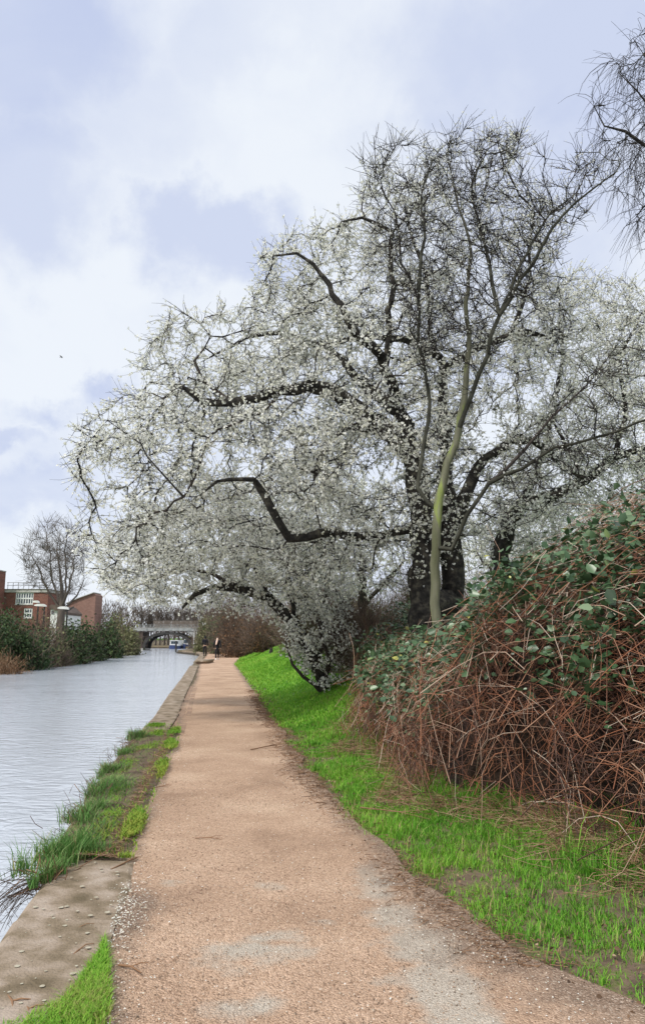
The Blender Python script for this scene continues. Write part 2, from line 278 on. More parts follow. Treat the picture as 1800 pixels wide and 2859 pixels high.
class MB:
    def __init__(s): s.v = []; s.f = []
    def box(s, x0, x1, y0, y1, z0, z1):
        b = len(s.v); s.v += [(x0, y0, z0), (x1, y0, z0), (x1, y1, z0), (x0, y1, z0), (x0, y0, z1), (x1, y0, z1), (x1, y1, z1), (x0, y1, z1)]
        s.f += [tuple(b+i for i in q) for q in ((0, 3, 2, 1), (4, 5, 6, 7), (0, 1, 5, 4), (1, 2, 6, 5), (2, 3, 7, 6), (3, 0, 4, 7))]; return s
    def prism(s, pts, y0, y1):      # outline in x,z extruded along y
        b = len(s.v); n = len(pts); s.v += [(x, y0, z) for x, z in pts]+[(x, y1, z) for x, z in pts]
        s.f.append(tuple(range(b, b+n))); s.f.append(tuple(reversed(range(b+n, b+2*n))))
        s.f += [(b+i, b+n+i, b+n+(i+1) % n, b+(i+1) % n) for i in range(n)]; return s
    def bar(s, a, c, r, S=6, r2=None):
        a = Vector(a); c = Vector(c); d = (c-a).normalized(); u = d.orthogonal().normalized(); v = d.cross(u); b = len(s.v); r2 = r if r2 is None else r2
        for p, q in ((a, r), (c, r2)):
            for i in range(S): s.v.append(tuple(p+(u*math.cos(i*2*PI/S)+v*math.sin(i*2*PI/S))*q))
        s.f += [(b+i, b+(i+1) % S, b+S+(i+1) % S, b+S+i) for i in range(S)]; s.f += [tuple(reversed(range(b, b+S))), tuple(range(b+S, b+2*S))]; return s
    def loft(s, rings):              # rings: list of equal-length closed rings
        b = len(s.v); n = len(rings[0])
        for r in rings: s.v += [tuple(p) for p in r]
        for k in range(len(rings)-1):
            s.f += [(b+k*n+i, b+k*n+(i+1) % n, b+(k+1)*n+(i+1) % n, b+(k+1)*n+i) for i in range(n)]
        s.f += [tuple(reversed(range(b, b+n))), tuple(range(b+(len(rings)-1)*n, b+len(rings)*n))]; return s
    def build(s, name, m, parent=None, bevel=0, smooth=False):
        me = bpy.data.meshes.new(name); me.from_pydata(s.v, [], s.f); me.update()
        if smooth: me.polygons.foreach_set('use_smooth', np.ones(len(me.polygons), bool))
        o = link(name, me, m, parent)
        if bevel: bm = o.modifiers.new('bevel', 'BEVEL'); bm.width = bevel; bm.segments = 2
        return o
def empty(name, loc, rz=0):
    o = bpy.data.objects.new(name, None); C.objects.link(o); o.location = tuple(float(q) for q in loc); o.rotation_euler = (0, 0, rz); o.empty_display_size = .2; return o
def world_child(o, root):      # geometry given in world coordinates, shift it under its root
    o.parent = root; o.matrix_parent_inverse = Matrix.Translation(root.location).inverted(); return o
# ------------------------------------------------------------------ plan of the place
def curve(pts, z=0.0):
    g = np.array([G(a, b, z) for a, b in pts]); o = np.argsort(g[:, 1]); return g[o, 1], g[o, 0]
cy, cx = curve([(0, 2675), (49, 2595), (121, 2493), (210, 2330), (330, 2140), (408, 2031), (437, 2000), (473, 1943), (512, 1891), (533, 1858), (549, 1841), (562, 1825), (548, 1820)])
# beyond the last point the towpath quay steps out to the bridge hole
cy = np.concatenate([[0, 2.5], cy, [103, 127, 150, 158, 163, 400]]); cx = np.concatenate([[-1.35, -1.75], cx, [-19.6, -21.2, -26.5, -40, -75, -90]])
ly, lx = curve([(0, 1881), (59, 1866), (148, 1848), (237, 1833), (326, 1824)], -.4)
ly = np.concatenate([[0, 20], ly, [112, 127, 135, 150, 158, 163, 400]]); lx = np.concatenate([[-11.5, -14.2], lx, [-30.2, -31.0, -34.5, -50, -60, -75.5, -90.5]])
py_, px_ = curve([(285, 2859), (279, 2718), (262, 2611), (320, 2445), (404, 2232), (475, 2089), (506, 1968), (545, 1899), (556, 1857)])
py_ = np.concatenate([[0, 2.4], py_, [60, 80, 110]]); px_ = np.concatenate([[-.65, -.85], px_, [-9.3, -12.0, -17.5]])
ry, rx = curve([(1662, 2813), (1424, 2683), (1187, 2528), (1009, 2362), (831, 2160), (783, 2066), (725, 1980), (700, 1932), (672, 1888), (650, 1855), (667, 1838), (640, 1828)])
ry = np.concatenate([[0, 2.5], ry, [95, 110]]); rx = np.concatenate([[2.2, 1.75], rx, [-13.2, -15.7]])
XR = lambda y: np.interp(y, cy, cx)
XL = lambda y: np.interp(y, ly, lx)
PL = lambda y: np.interp(y, py_, px_)
PR = lambda y: np.interp(y, ry, rx)
def sst(t): t = np.clip(t, 0, 1); return t*t*(3-2*t)
def wav(x, y, s): return 1+(np.sin(x*s+1.3*np.sin(y*s*.7))+np.sin(y*s*1.13+1.7*np.cos(x*s*.6)+2))*.5   # 0..2
def zg(x, y):
    x = np.asarray(x, float); y = np.asarray(y, float)
    d = x-PR(y); A = .35+.95*sst((y-10)/7)-.9*sst((y-75)/30)
    wdt = 3.4+.6*sst((y-10)/7)
    z = A*sst(d/wdt)*(d > 0)+.025*wav(x, y, 2.1)*sst(d/1.0)+.16*wav(x, y, .35)*sst((d-2)/3)
    dl = XL(y)-x
    z = np.where(x < XL(y), -.35+1.3*sst(dl/5.0)+.1*wav(x, y, .5)*sst(dl/3), z)
    z = np.where((x >= XL(y)) & (x < XR(y)), -1.1, z)
    return z-.012
# ground sheet
def build_ground():
    ys = np.concatenate([np.linspace(-8, 2, 8), np.arange(2.3, 20, .3), np.arange(20, 60, 1.), np.arange(60, 180, 4.), [200, 260, 350, 500, 800, 1400, 2500, 5000]])
    L_ = np.array([-3000, -900, -300, -120, -60, -35, -22, -15, -10, -7, -5, -4, -3, -2, -1.2, -.5, -.02])
    R_ = np.array([0, .15, .3, .5, .8, 1.1, 1.5, 1.9, 2.3, 2.8, 3.3, 3.8, 4.4, 5, 6, 7.5, 9, 11, 14, 18, 25, 40, 80, 200, 600, 3000])
    V = []; nc = None
    for y in ys:
        yy = max(y, 0)
        a, b, c, d = XL(yy), XR(yy), PL(yy), PR(yy)
        xs = np.concatenate([a+L_, [a+.02, b-.06], [b+.05], np.linspace(b+.1, max(c, b+.2), 4), np.linspace(max(c, b+.2), d, 7)[1:-1], d+R_])
        z = zg(xs, np.full(len(xs), yy)); z[len(L_)-1] = -.35; z[len(L_)] = -1.1; z[len(L_)+1] = -1.1; z[len(L_)+2] = -.012
        V.append(np.stack([xs, np.full(len(xs), y), z], 1)); nc = len(xs)
    nr = len(V); V = np.concatenate(V); i = np.arange(nr-1)[:, None]*nc+np.arange(nc-1)[None]; i = i.ravel()
    me = npmesh('ground', V, [np.stack([i, i+1, i+nc+1, i+nc], 1)], smooth=True)
    me.materials.append(M['soil']); me.materials.append(M['turf'])
    cen = V[i]; mi = ((cen[:, 0] > PR(cen[:, 1])+.45) & (cen[:, 1] > 13)) | (cen[:, 0] < XL(cen[:, 1])-3)
    me.polygons.foreach_set('material_index', mi.astype(np.int32))
    tagp(link('ground', me), kind='structure')
build_ground()
# water
def build_water():
    ys = np.concatenate([[-10], np.linspace(0, 180, 60), [400]]); V = []
    for y in ys: V += [(XL(max(y, 0))-.6, y, -.4), (XR(max(y, 0))-.02, y, -.4)]
    f = [(2*i, 2*i+1, 2*i+3, 2*i+2) for i in range(len(ys)-1)]
    me = bpy.data.meshes.new('water'); me.from_pydata(V, [], f); tagp(link('canal_water', me, M['water']), kind='structure')
build_water()
# towpath
def build_path():
    ys = np.concatenate([np.arange(-3, 12, .06), np.arange(12, 30, .2), np.arange(30, 108, 1.)])
    nc = 61; V = []; worn = []; soil = []
    pat = []
    for (a, b, rx_, ry_, s) in [(1050, 2480, .16, .5, .8), (1110, 2560, .2, .35, .9), (1180, 2640, .24, .35, 1.), (1240, 2760, .2, .35, 1.1), (1290, 2859, .18, .3, 1.), (700, 2660, .35, .16, .85), (760, 2620, .22, .10, .8), (690, 2820, .22, .12, .8), (750, 2480, .14, .1, .6), (480, 2470, .12, .10, .6), (895, 2578, .1, .07, .6), (1100, 2745, .15, .08, .6), (640, 2700, .2, .12, .6), (1020, 2440, .1, .2, .6)]:
        g = G(a, b); pat.append((g[0], g[1], rx_, ry_, s))
    for y in ys:
        yy = max(y, 0); a, b = PL(yy), PR(yy)
        a += .05*wav(y*3, 1.1, 1.7)-.03; b += .06*wav(y*2.3, 4.1, 1.9)+.10
        x = np.linspace(a, b, nc); z = .006+.008*wav(x, y, 1.5)
        wv = np.full(nc, -.1)
        for (gx, gy, ax, ay, s) in pat: wv = np.maximum(wv, s*np.exp(-(((x-gx)/ax)**2+((y-gy)/ay)**2)))
        so_ = np.maximum(1-(x-a)/.22, 1-(b-x)/(.35+.55*float(sst((6.8-yy)/3))))*1.15
        so_ = np.maximum(so_, 1.5*np.exp(-(((x-(a+.12))/.2)**2+((y-4.7)/.55)**2)))
        V.append(np.stack([x, np.full(nc, y), z], 1)); worn.append(wv); soil.append(np.maximum(so_, -.1))
    nr = len(V); V = np.concatenate(V); i = (np.arange(nr-1)[:, None]*nc+np.arange(nc-1)[None]).ravel()
    me = npmesh('towpath', V, [np.stack([i, i+1, i+nc+1, i+nc], 1)], smooth=True)
    for nme, arr in (('worn', worn), ('soil', soil)):
        at = me.attributes.new(nme, 'FLOAT', 'POINT'); at.data.foreach_set('value', np.concatenate(arr).astype(np.float32))
    tagp(link('towpath', me, M['path']), kind='structure')
build_path()
# canal wall: face + coping stones + setts
def build_canal_wall():
    root = empty('canal_wall', (XR(3.), 3, -.4)); tagp(root, 'stone canal bank wall with worn brown coping along the towpath', 'canal wall')
    ys = np.concatenate([[-6], np.arange(0, 175, 1.)]); m = MB(); r = []
    for y in ys:
        x = float(XR(max(y, 0))); r.append([(x-.03, y, -1.3), (x+.25, y, -1.3), (x+.25, y, -.15), (x-.03, y, -.15)])
    world_child(m.loft(r).build('wall_face', M['wall_face']), root)
    y = -1.2; k = 0
    yend = [5.75]
    while y < 98:
        Ls = 1.25+.35*random.random()
        y1 = y+Ls
        if y < 5.75 < y1+.35: y1 = 5.75
        if 5.75 <= y < 13.0: y = 13.0; y1 = y+1.2
        if 44.5 < y < 52: y = 52.5; y1 = y+1.2
        n = 5; rr = []; wd = .60 if y < 5.8 else .5; dz = random.uniform(-.008, .008)
        for t in np.linspace(0, 1, n):
            yy = y+.008+(y1-y-.016)*t; x = float(XR(max(yy, 0))); slope = (float(XR(max(yy, 0)+.3))-float(XR(max(yy, 0))))/.3
            j = lambda s: random.uniform(-s, s)
            a_ = x-.05+j(.006); rr.append([(a_+.015, yy, -.17), (a_+wd, yy, -.17), (a_+wd-.005, yy, .012+dz), (a_+wd-.03, yy, .022+dz+j(.003)), (a_+wd*.5, yy, .030+dz+j(.004)), (a_+.05, yy, .026+dz+j(.004)), (a_+.012, yy, .004+dz), (a_, yy, -.03+dz)])
        world_child(MB().loft(rr).build('coping_stone', M['stone'], smooth=False), root)
        y = y1; k += 1
    # lichen discs on the nearest stones
    n = 90; yy = rng.uniform(3.2, 5.7, n); xx = XR(yy)+rng.uniform(.02, .5, n); s = .003+.012*rng.random(n)**2
    a = np.arange(9)*2*PI/9; rad = s[:, None]*(1+.3*rng.random((n, 9)))
    V = np.stack([xx[:, None]+rad*np.cos(a), yy[:, None]+rad*np.sin(a), (.0375+np.arange(n)*.00001)[:, None]+0*rad], -1)
    o = link('lichen', npmesh('lichen', V.reshape(-1, 3), [np.arange(n*9).reshape(n, 9)]), M['lichen']); o['kind'] = 'stuff'; world_child(o, root)
    # row of setts beside the coping
    base = MB(); base.loft([[(a, b, c) for a, b, c in q] for q in [[(-.06, -.045, -.05), (.06, -.045, -.05), (.06, .045, -.05), (-.06, .045, -.05)], [(-.06, -.045, .0), (.06, -.045, .0), (.06, .045, .0), (-.06, .045, .0)], [(-.05, -.036, .012), (.05, -.036, .012), (.05, .036, .012), (-.05, .036, .012)]]])
    first = base.build('sett', M['sett']); me = first.data; C.objects.unlink(first); bpy.data.objects.remove(first)
    for i, y in enumerate(np.arange(13.2, 26, .11)):
        if random.random() < .15: continue
        for c in range(2):
            o = link('sett', me); o.location = (float(XR(y))+.53+c*.135+random.uniform(-.006, .006), float(y), .006+random.uniform(-.004, .004)); o.rotation_euler = (0, 0, .15+random.uniform(-.06, .06)); world_child(o, root)
build_canal_wall()
# raised landing step
def build_step():
    x0 = -7.95; r = empty('stone_landing_step', (x0, 48, 0)); tagp(r, 'raised stone landing step on the canal edge by the two walkers', 'step')
    world_child(MB().box(x0, x0+.68, 48.2, 51.2, -.5, .12).build('base_block', M['sett'], bevel=.02), r)
    world_child(MB().box(x0-.04, x0+.72, 48.1, 51.3, .123, .23).build('top_slab', M['stone'], bevel=.02), r)
build_step()
# ------------------------------------------------------------------ trees
def colonize(skel, par, att, step=.25, kill=.3, iters=90, trop=(0, 0, .05), jit=.25, infl=5.):
    pos = [np.array(p) for p in skel]; par = list(par); att = np.array(att); nd = np.full(len(att), 1e9); ni = np.zeros(len(att), int)
    new = list(range(len(pos))); tr = np.array(trop)
    for it in range(iters):
        if not new or not len(att): break
        kd = KDTree(len(new))
        for q, i in enumerate(new): kd.insert(pos[i], q)
        kd.balance()
        for k in range(len(att)):
            _, q, dd = kd.find(att[k])
            if dd < nd[k]: nd[k] = dd; ni[k] = new[q]
        keep = nd > kill; att = att[keep]; nd = nd[keep]; ni = ni[keep]
        if not len(att): break
        near = nd < infl
        if not near.any(): near[:] = True
        used = np.unique(ni[near]); inv = np.searchsorted(used, ni[near]); acc = np.zeros((len(used), 3))
        pp = np.array([pos[i] for i in used]); np.add.at(acc, inv, nrm(att[near]-pp[inv]))
        dr = nrm(nrm(acc)+tr+rng.normal(size=acc.shape)*jit)
        new = []
        for u, q in zip(used, pp+dr*step):
            pos.append(q); par.append(int(u)); new.append(len(pos)-1)
    return np.array(pos), np.array(par)
def radii(pos, par, minr, tip=.004, ex=2.35):
    n = len(pos); acc = np.zeros(n); r = np.zeros(n)
    for i in range(n-1, -1, -1):
        r[i] = max(acc[i]**(1/ex), tip) if acc[i] > 0 else tip
        if i < len(minr): r[i] = min(max(r[i]*.6, minr[i]), minr[i]*1.2)
        if par[i] >= 0: acc[par[i]] += r[i]**ex if i >= len(minr) else 0
    return r
def chains(par, r):
    n = len(par); ch = [[] for _ in range(n)]
    for i in range(n):
        if par[i] >= 0: ch[par[i]].append(i)
    out = []; stack = [i for i in range(n) if par[i] < 0]; stack = [(i, None) for i in stack]
    while stack:
        i, p = stack.pop(); c = [] if p is None else [p]
        while True:
            c.append(i)
            if not ch[i]: break
            ks = sorted(ch[i], key=lambda q: -r[q])
            for k in ks[1:]: stack.append((k, i))
            i = ks[0]
        if len(c) > 1: out.append(c)
    return out
def catmull(pts, rad, seg=.25):
    pts = np.array(pts, float); rad = np.array(rad, float); out = []; ro = []
    n = len(pts)
    for i in range(n-1):
        p0 = pts[max(i-1, 0)]; p1 = pts[i]; p2 = pts[i+1]; p3 = pts[min(i+2, n-1)]
        k = max(1, int(np.linalg.norm(p2-p1)/seg))
        for t in np.arange(k)/k:
            out.append(.5*((2*p1)+(-p0+p2)*t+(2*p0-5*p1+4*p2-p3)*t*t+(-p0+3*p1-3*p2+p3)*t**3)); ro.append(rad[i]*(1-t)+rad[i+1]*t)
    out.append(pts[-1]); ro.append(rad[-1]); return out, ro
def skeleton(limbs, seg=.25, wig=.03):
    """limbs: list of (points, radii); the first is the trunk, others attach to the nearest node made before"""
    pos = []; par = []; rad = []
    for li, (pts, rd) in enumerate(limbs):
        q, rr = catmull(pts, rd, seg); q = [p+rng.normal(size=3)*wig*min(1, i/3) for i, p in enumerate(q)]
        if li == 0: prev = -1
        else:
            A = np.array(pos); prev = int(np.argmin(np.linalg.norm(A-q[0], axis=1)))
            if np.linalg.norm(A[prev]-q[0]) < seg*1.2: q = q[1:]; rr = rr[1:]
        for p, r_ in zip(q, rr): pos.append(p); par.append(prev); rad.append(r_); prev = len(pos)-1
    return pos, par, rad
def inpoly(x, y, poly):
    poly = np.array(poly, float); c = np.zeros(len(x), bool); j = len(poly)-1
    for i in range(len(poly)):
        xi, yi = poly[i]; xj, yj = poly[j]; c ^= ((yi > y) != (yj > y)) & (x < (xj-xi)*(y-yi)/(yj-yi+1e-9)+xi); j = i
    return c
def edist(x, y, poly):
    poly = np.array(poly, float); best = np.full(len(x), 1e9)
    for i in range(len(poly)):
        a = poly[i]; b = poly[(i+1) % len(poly)]; ab = b-a; t = np.clip(((x-a[0])*ab[0]+(y-a[1])*ab[1])/(ab@ab), 0, 1)
        best = np.minimum(best, np.hypot(x-a[0]-t*ab[0], y-a[1]-t*ab[1]))
    return best
def attract(poly, n, D, thick, weight=None):
    poly = np.array(poly); lo = poly.min(0); hi = poly.max(0); X = []; Y = []
    tot = 0
    while tot < n:
        x = rng.uniform(lo[0], hi[0], n*2); y = rng.uniform(lo[1], hi[1], n*2); k = inpoly(x, y, poly)
        if weight is not None: k &= rng.random(n*2) < weight(x, y)
        X.append(x[k]); Y.append(y[k]); tot += k.sum()
    x = np.concatenate(X)[:n]; y = np.concatenate(Y)[:n]; e = edist(x, y, poly)
    th = np.minimum(thick, .5+e/F*D*1.1)
    return P(x, y, D+rng.uniform(-1, 1, n)*th)
def tocam(pt):     # where a world point shows, for choosing which side of a crown flowers
    v = pt-np.array([0, 0, EYE]); z = v@_fw; return CX+F*(v@_rt)/z, CY-F*(v@_up)/z
def shoots(pos, par, r, n, length, K=4, maxr=.03, droop=.0, up=.3, spread=.9, curl=.35):
    cand = np.nonzero((r < maxr) & (par >= 0))[0]; w_ = 1/(r[cand]+.004); i = rng.choice(cand, n, p=w_/w_.sum())
    t = rng.random(n)[:, None]; B = pos[i]*t+pos[par[i]]*(1-t); d0 = nrm(pos[i]-pos[par[i]])
    d = nrm(d0*.7+rdirs(n)*spread+np.array([0, 0, up])); L_ = rng.uniform(length[0], length[1], n)
    Q = [B]; cur = d
    sg = L_[:, None]/(K-1); bend = rdirs(n)*curl
    for k in range(K-1):
        Q.append(Q[-1]+cur*sg); cur = nrm(cur+bend+rng.normal(size=(n, 3))*.15-np.array([0, 0, droop]))
    return np.stack(Q, 1)
def flowers_on(Q, per, size, prob=None, off=.035):
    n, K = Q.shape[:2]; m = n*per; i = np.repeat(np.arange(n), per)
    if prob is not None: k = rng.random(m) < prob[i]; i = i[k]; m = len(i)
    q_ = rng.integers(0, 3, m); ph = rng.random((n, 3))[i, q_]; t = np.clip((q_+.2+.6*ph)/3+rng.normal(0, .03, m), 0, .999)*(K-1); a = t.astype(int); f = (t-a)[:, None]
    c = Q[i, a]*(1-f)+Q[i, a+1]*f+rdirs(m)*(rng.random((m, 1))**.5)*off
    return c, rng.uniform(size[0], size[1], m)
def make_tree(name, label, cat, limbs, att, bark, twigm, nsh, shlen, group=None, step=.25, kill=.3, iters=90, trop=(0, 0, .05), jit=.25, tip=.004, big=.045,
              bloom=None, per=7, fsize=(.012, .02), foff=.035, K=3, droop=0, up=.3, shr=(.0042, .0018), bumpy=.2, seg=.25, wig=.03, curl=.35, spread=.9, fname='blossom', fmat=None, maxr=.03, limbm=None):
    sp, pr, rd = skeleton(limbs, seg, wig); pos, par = colonize(sp, pr, att, step, kill, iters, trop, jit); r = radii(pos, par, rd, tip)
    root = empty(name, pos[0]); tagp(root, label, cat, group)
    cs = chains(par, r)
    def flat(list_): return pos[np.concatenate(list_)], r[np.concatenate(list_)], np.repeat(np.arange(len(list_)), [len(c) for c in list_])
    def fixr(c, rr):   # a side branch starts with its own thickness, not its parent's
        rr = rr.copy(); st = np.concatenate([[True], c[1:] != c[:-1]]); i = np.nonzero(st)[0]; i = i[i+1 < len(rr)]
        rr[i] = np.where(par[0] == -1, np.minimum(rr[i], rr[i+1]*1.25), rr[i]); return rr
    bigc = sorted([c for c in cs if r[c[1]] > big], key=lambda c: -r[c[1]])[:40]; ids = set(map(id, bigc)); rest = [c for c in cs if id(c) not in ids]
    for k, c in enumerate(bigc):
        p_ = pos[c]; rr = r[c].copy(); rr[0] = min(rr[0], rr[1]*1.3) if k else rr[0]
        me = tubes(p_, rr, np.zeros(len(c), int), 12 if k == 0 else 8, np.full(len(c), .5), 'trunk', True, bumpy)
        world_child(link('trunk' if k == 0 else 'limb', me, bark if k == 0 or not limbm else limbm), root)
    if rest:
        p_, rr, cid = flat(rest); rr = fixr(cid, rr); rn = rng.random(cid[-1]+1)[cid]
        o = world_child(link('branches', tubes(p_, rr, cid, 4, rn, 'branches'), twigm), root); o['kind'] = 'stuff'
    Q = shoots(pos, par, r, nsh, shlen, K, maxr, droop, up, spread, curl)
    R = np.linspace(shr[0], shr[1], K)[None]*rng.uniform(.8, 1.2, (nsh, 1))
    o = world_child(link('twigs', batch_tubes(Q, R, 3, rng.random(nsh), 'twigs'), twigm), root); o['kind'] = 'stuff'
    if bloom is not None:
        pr_ = bloom(Q[:, 1]); pr_ = np.where(rng.random(nsh) < pr_*.92, 1., .10); c, s = flowers_on(Q, per, fsize, pr_, foff)
        o = world_child(link(fname, polys(c, s, 4, fname, rng.random(len(c))), fmat or M['petal']), root); o['kind'] = 'stuff'
    return root, pos, r
Z5 = lambda a, b: (700+.7256*a, 300+.7256*b)
def limb5(D, pts): return [P(*Z5(a, b), D+dz) for a, b, dz in pts]
def limbs_(D, pts): return [P(a, b, D+dz) for a, b, dz in pts]
# --- old cherry plum, the main tree
D1 = 15.0
tb = P(1180, 1690, D1); tb[2] = float(zg(tb[0], D1))-.1
main = [([tb]+limb5(D1, [(665, 1750, 0), (660, 1600, 0), (645, 1440, 0), (610, 1330, 0), (560, 1265, -.1), (450, 1195, -.4), (380, 1135, -.7), (320, 1080, -.9), (220, 1075, -1.2)])+limbs_(D1, [(780, 1092, -1.3), (707, 1112, -1.4), (648, 1124, -1.4), (569, 1120, -1.5), (532, 1090, -1.5), (500, 1078, -1.6), (460, 1105, -1.6)]),
         [.31, .27, .24, .22, .19, .20, .17, .16, .14, .12, .10, .09, .08, .07, .05, .03, .02]),
        ([P(1265, 1680, D1+.3)]+limb5(D1, [(770, 1700, .3), (765, 1560, .3), (750, 1420, .4), (745, 1250, .8), (740, 1100, 1.2), (735, 970, 1.4), (690, 900, 1.5), (680, 700, 1.4), (640, 560, 1.4), (600, 420, 1.2)]), [.26, .24, .21, .17, .12, .11, .10, .07, .055, .04, .02]),
        (limb5(D1, [(620, 1340, 0), (570, 1180, .3), (480, 1100, .6), (400, 1040, .9), (330, 950, 1.2), (220, 900, 1.6), (110, 870, 1.8), (-20, 890, 2.0), (-150, 960, 2)]), [.2, .15, .12, .1, .09, .075, .06, .045, .02]),
        (limb5(D1, [(560, 1180, .3), (540, 1060, -.2), (500, 960, -.6), (420, 880, -.9), (370, 820, -1.1), (330, 720, -1.2), (270, 640, -1.3), (180, 560, -1.4), (90, 560, -1.4)]), [.13, .11, .10, .09, .08, .06, .045, .03, .015]),
        (limb5(D1, [(735, 970, 1.4), (640, 905, 1.0), (540, 890, .6), (440, 880, .2), (330, 900, -.1)]), [.10, .085, .07, .055, .04]),
        (limb5(D1, [(740, 1000, 1.3), (840, 945, 1.1), (920, 905, .9), (990, 878, .8), (1080, 868, .8), (1140, 890, .8)]), [.10, .09, .085, .08, .06, .04]),
        (limb5(D1, [(780, 1600, .3), (850, 1440, .6), (870, 1385, .8), (940, 1320, .9), (1040, 1268, 1.1), (1120, 1300, 1.3), (1210, 1370, 1.5), (1290, 1440, 1.8)]), [.16, .13, .115, .105, .09, .08, .07, .05]),
        (limb5(D1, [(590, 1290, -.2), (470, 1238, -.8), (380, 1235, -1.3), (310, 1290, -1.6), (268, 1350, -1.7), (240, 1450, -1.8)]), [.09, .075, .07, .06, .045, .02]),
        (limb5(D1, [(640, 1620, -.1), (450, 1650, -.6), (270, 1640, -1.2), (150, 1645, -1.5), (95, 1575, -1.7), (60, 1500, -1.9), (20, 1430, -2.0)])+limbs_(D1, [(700, 1345, -2.1), (645, 1338, -2.2), (560, 1370, -2.4)]), [.07, .08, .085, .085, .08, .07, .055, .045, .035, .015]),
        (limb5(D1, [(520, 1000, -.4), (545, 740, -.6), (550, 600, -.6), (530, 480, -.7), (430, 420, -.8), (340, 450, -.9)]), [.07, .055, .05, .04, .03, .015]),
        (limbs_(D1, [(648, 1124, -1.4), (600, 1090, -1.3), (562, 1060, -1.3), (543, 1005, -1.3), (560, 970, -1.3), (590, 945, -1.3), (560, 910, -1.4), (500, 870, -1.4), (475, 855, -1.4)]), [.06, .045, .035, .03, .022, .015, .01, .008, .005]),
        (limbs_(D1, [(780, 1092, -1.3), (740, 1150, -1.7), (610, 1200, -2.2), (560, 1290, -2.5), (510, 1380, -2.6), (460, 1330, -2.7), (420, 1270, -2.7), (360, 1210, -2.8), (300, 1180, -2.8), (235, 1255, -2.8)]), [.035, .028, .024, .021, .019, .016, .013, .011, .009, .005]),
        (limb5(D1, [(1000, 875, .8), (1060, 700, .6), (1080, 520, .6), (1100, 400, .5)]), [.05, .04, .03, .015]),
        ]
crown = [(238, 1270), (300, 1180), (350, 1200), (395, 1080), (420, 1020), (540, 960), (640, 930), (700, 840), (710, 760), (780, 660), (900, 625), (985, 590), (960, 500), (1040, 440), (1130, 470), (1220, 400), (1330, 350), (1450, 350), (1470, 420), (1430, 520), (1560, 560), (1590, 640), (1570, 760), (1600, 900), (1640, 1050), (1560, 1180), (1640, 1350), (1560, 1450), (1350, 1520), (1100, 1640), (950, 1660), (800, 1640), (640, 1540), (520, 1600), (380, 1640), (280, 1640), (250, 1500), (260, 1380)]
def wt(x, y):
    w_ = np.ones(len(x)); w_ *= 1-.92*np.exp(-(((x-1375)/75)**2+((y-1180)/100)**2)); w_ *= 1-.5*np.exp(-(((x-1090)/90)**2+((y-1330)/160)**2)); w_ *= 1-.5*((x > 1450) & (y > 1000)); w_ *= 1-.55*sst((480-x)/150)-.0; w_ *= 1-.35*sst((y-1350)/150); w_ *= .3+.7*sst((wav(x/55., y/55., 1.)-.35)/.5)
    return w_
att = attract(crown, 4600, D1, 3.0, wt); att[:, 1] -= np.clip((900-tocam(att)[0])/600, 0, 1)*1.2
def bloom_main(q):
    x, y = tocam(q); p = .95-.72*sst((x-950)/250)*sst((1050-y)/250); p -= .25*sst((x-900)/300)*(y > 900); return np.clip(p-.72+.3*wav(x/45., y/45., 1.)+.3*wav(x/14., y/14., 1.), .05, 1)
make_tree('cherry_plum_tree', 'largest white blossoming old tree with a black trunk behind the brambles, leaning over the path', 'tree', main, att, M['bark'], M['twig'], 22000, (.2, .55), bloom=bloom_main, per=10, fsize=(.015, .031), foff=.034, shr=(.0050, .0020), droop=.12, up=.15, tip=.0072)
# --- slim smooth tree in front of it
D2 = 11.5
b2 = P(1212, 1700, D2); b2[2] = float(zg(b2[0], D2))-.1
slim = [([b2]+limb5(D2, [(712, 1650, 0), (732, 1450, 0), (785, 1300, .1), (820, 1120, .2), (838, 920, .3), (832, 700, .4), (842, 520, .5), (800, 380, .5), (770, 250, .5), (760, 130, .5)]), [.08, .07, .064, .058, .05, .042, .034, .026, .019, .013, .008]),
        (limb5(D2, [(795, 1260, .1), (850, 1100, -.1), (905, 950, -.2), (955, 800, -.3), (1080, 600, -.5), (1190, 420, -.7), (1310, 315, -.9), (1400, 250, -1), (1430, 200, -1)]), [.038, .036, .034, .031, .027, .02, .014, .009, .006]),
        (limb5(D2, [(950, 790, -.3), (920, 620, 0), (870, 430, .2), (850, 300, .4), (900, 180, .5)]), [.038, .03, .024, .016, .01]),
        (limb5(D2, [(722, 1560, 0), (640, 1460, .3), (662, 1280, .5), (690, 1130, .6), (652, 950, .6), (640, 730, .6), (585, 590, .6), (552, 400, .6), (480, 280, .6), (475, 120, .6)]), [.028, .034, .033, .031, .028, .025, .02, .014, .009, .006]),
        (limb5(D2, [(640, 720, .6), (668, 500, .8), (655, 340, .9), (700, 200, 1)]), [.034, .026, .018, .01]),
        (limb5(D2, [(715, 1720, 0), (770, 1700, -.2), (830, 1570, -.4), (920, 1450, -.6), (1040, 1388, -.8), (1170, 1310, -1), (1400, 1250, -1.3), (1560, 1190, -1.5), (1700, 1120, -1.7)]), [.03, .034, .032, .029, .026, .022, .018, .014, .010]),
        (limb5(D2, [(925, 1445, -.6), (1050, 1320, -.5), (1160, 1190, -.4), (1300, 1060, -.3), (1400, 920, -.2)]), [.03, .024, .018, .012, .006]),
        (limb5(D2, [(960, 790, -.3), (1060, 560, .1), (1160, 400, .3), (1250, 330, .4)]), [.03, .022, .014, .008])]
att2 = attract([(1010, 600), (1000, 440), (1080, 380), (1260, 360), (1400, 330), (1560, 420), (1660, 400), (1700, 520), (1600, 700), (1500, 900), (1380, 1020), (1180, 1080), (1100, 900)], 1100, D2, 2.0)
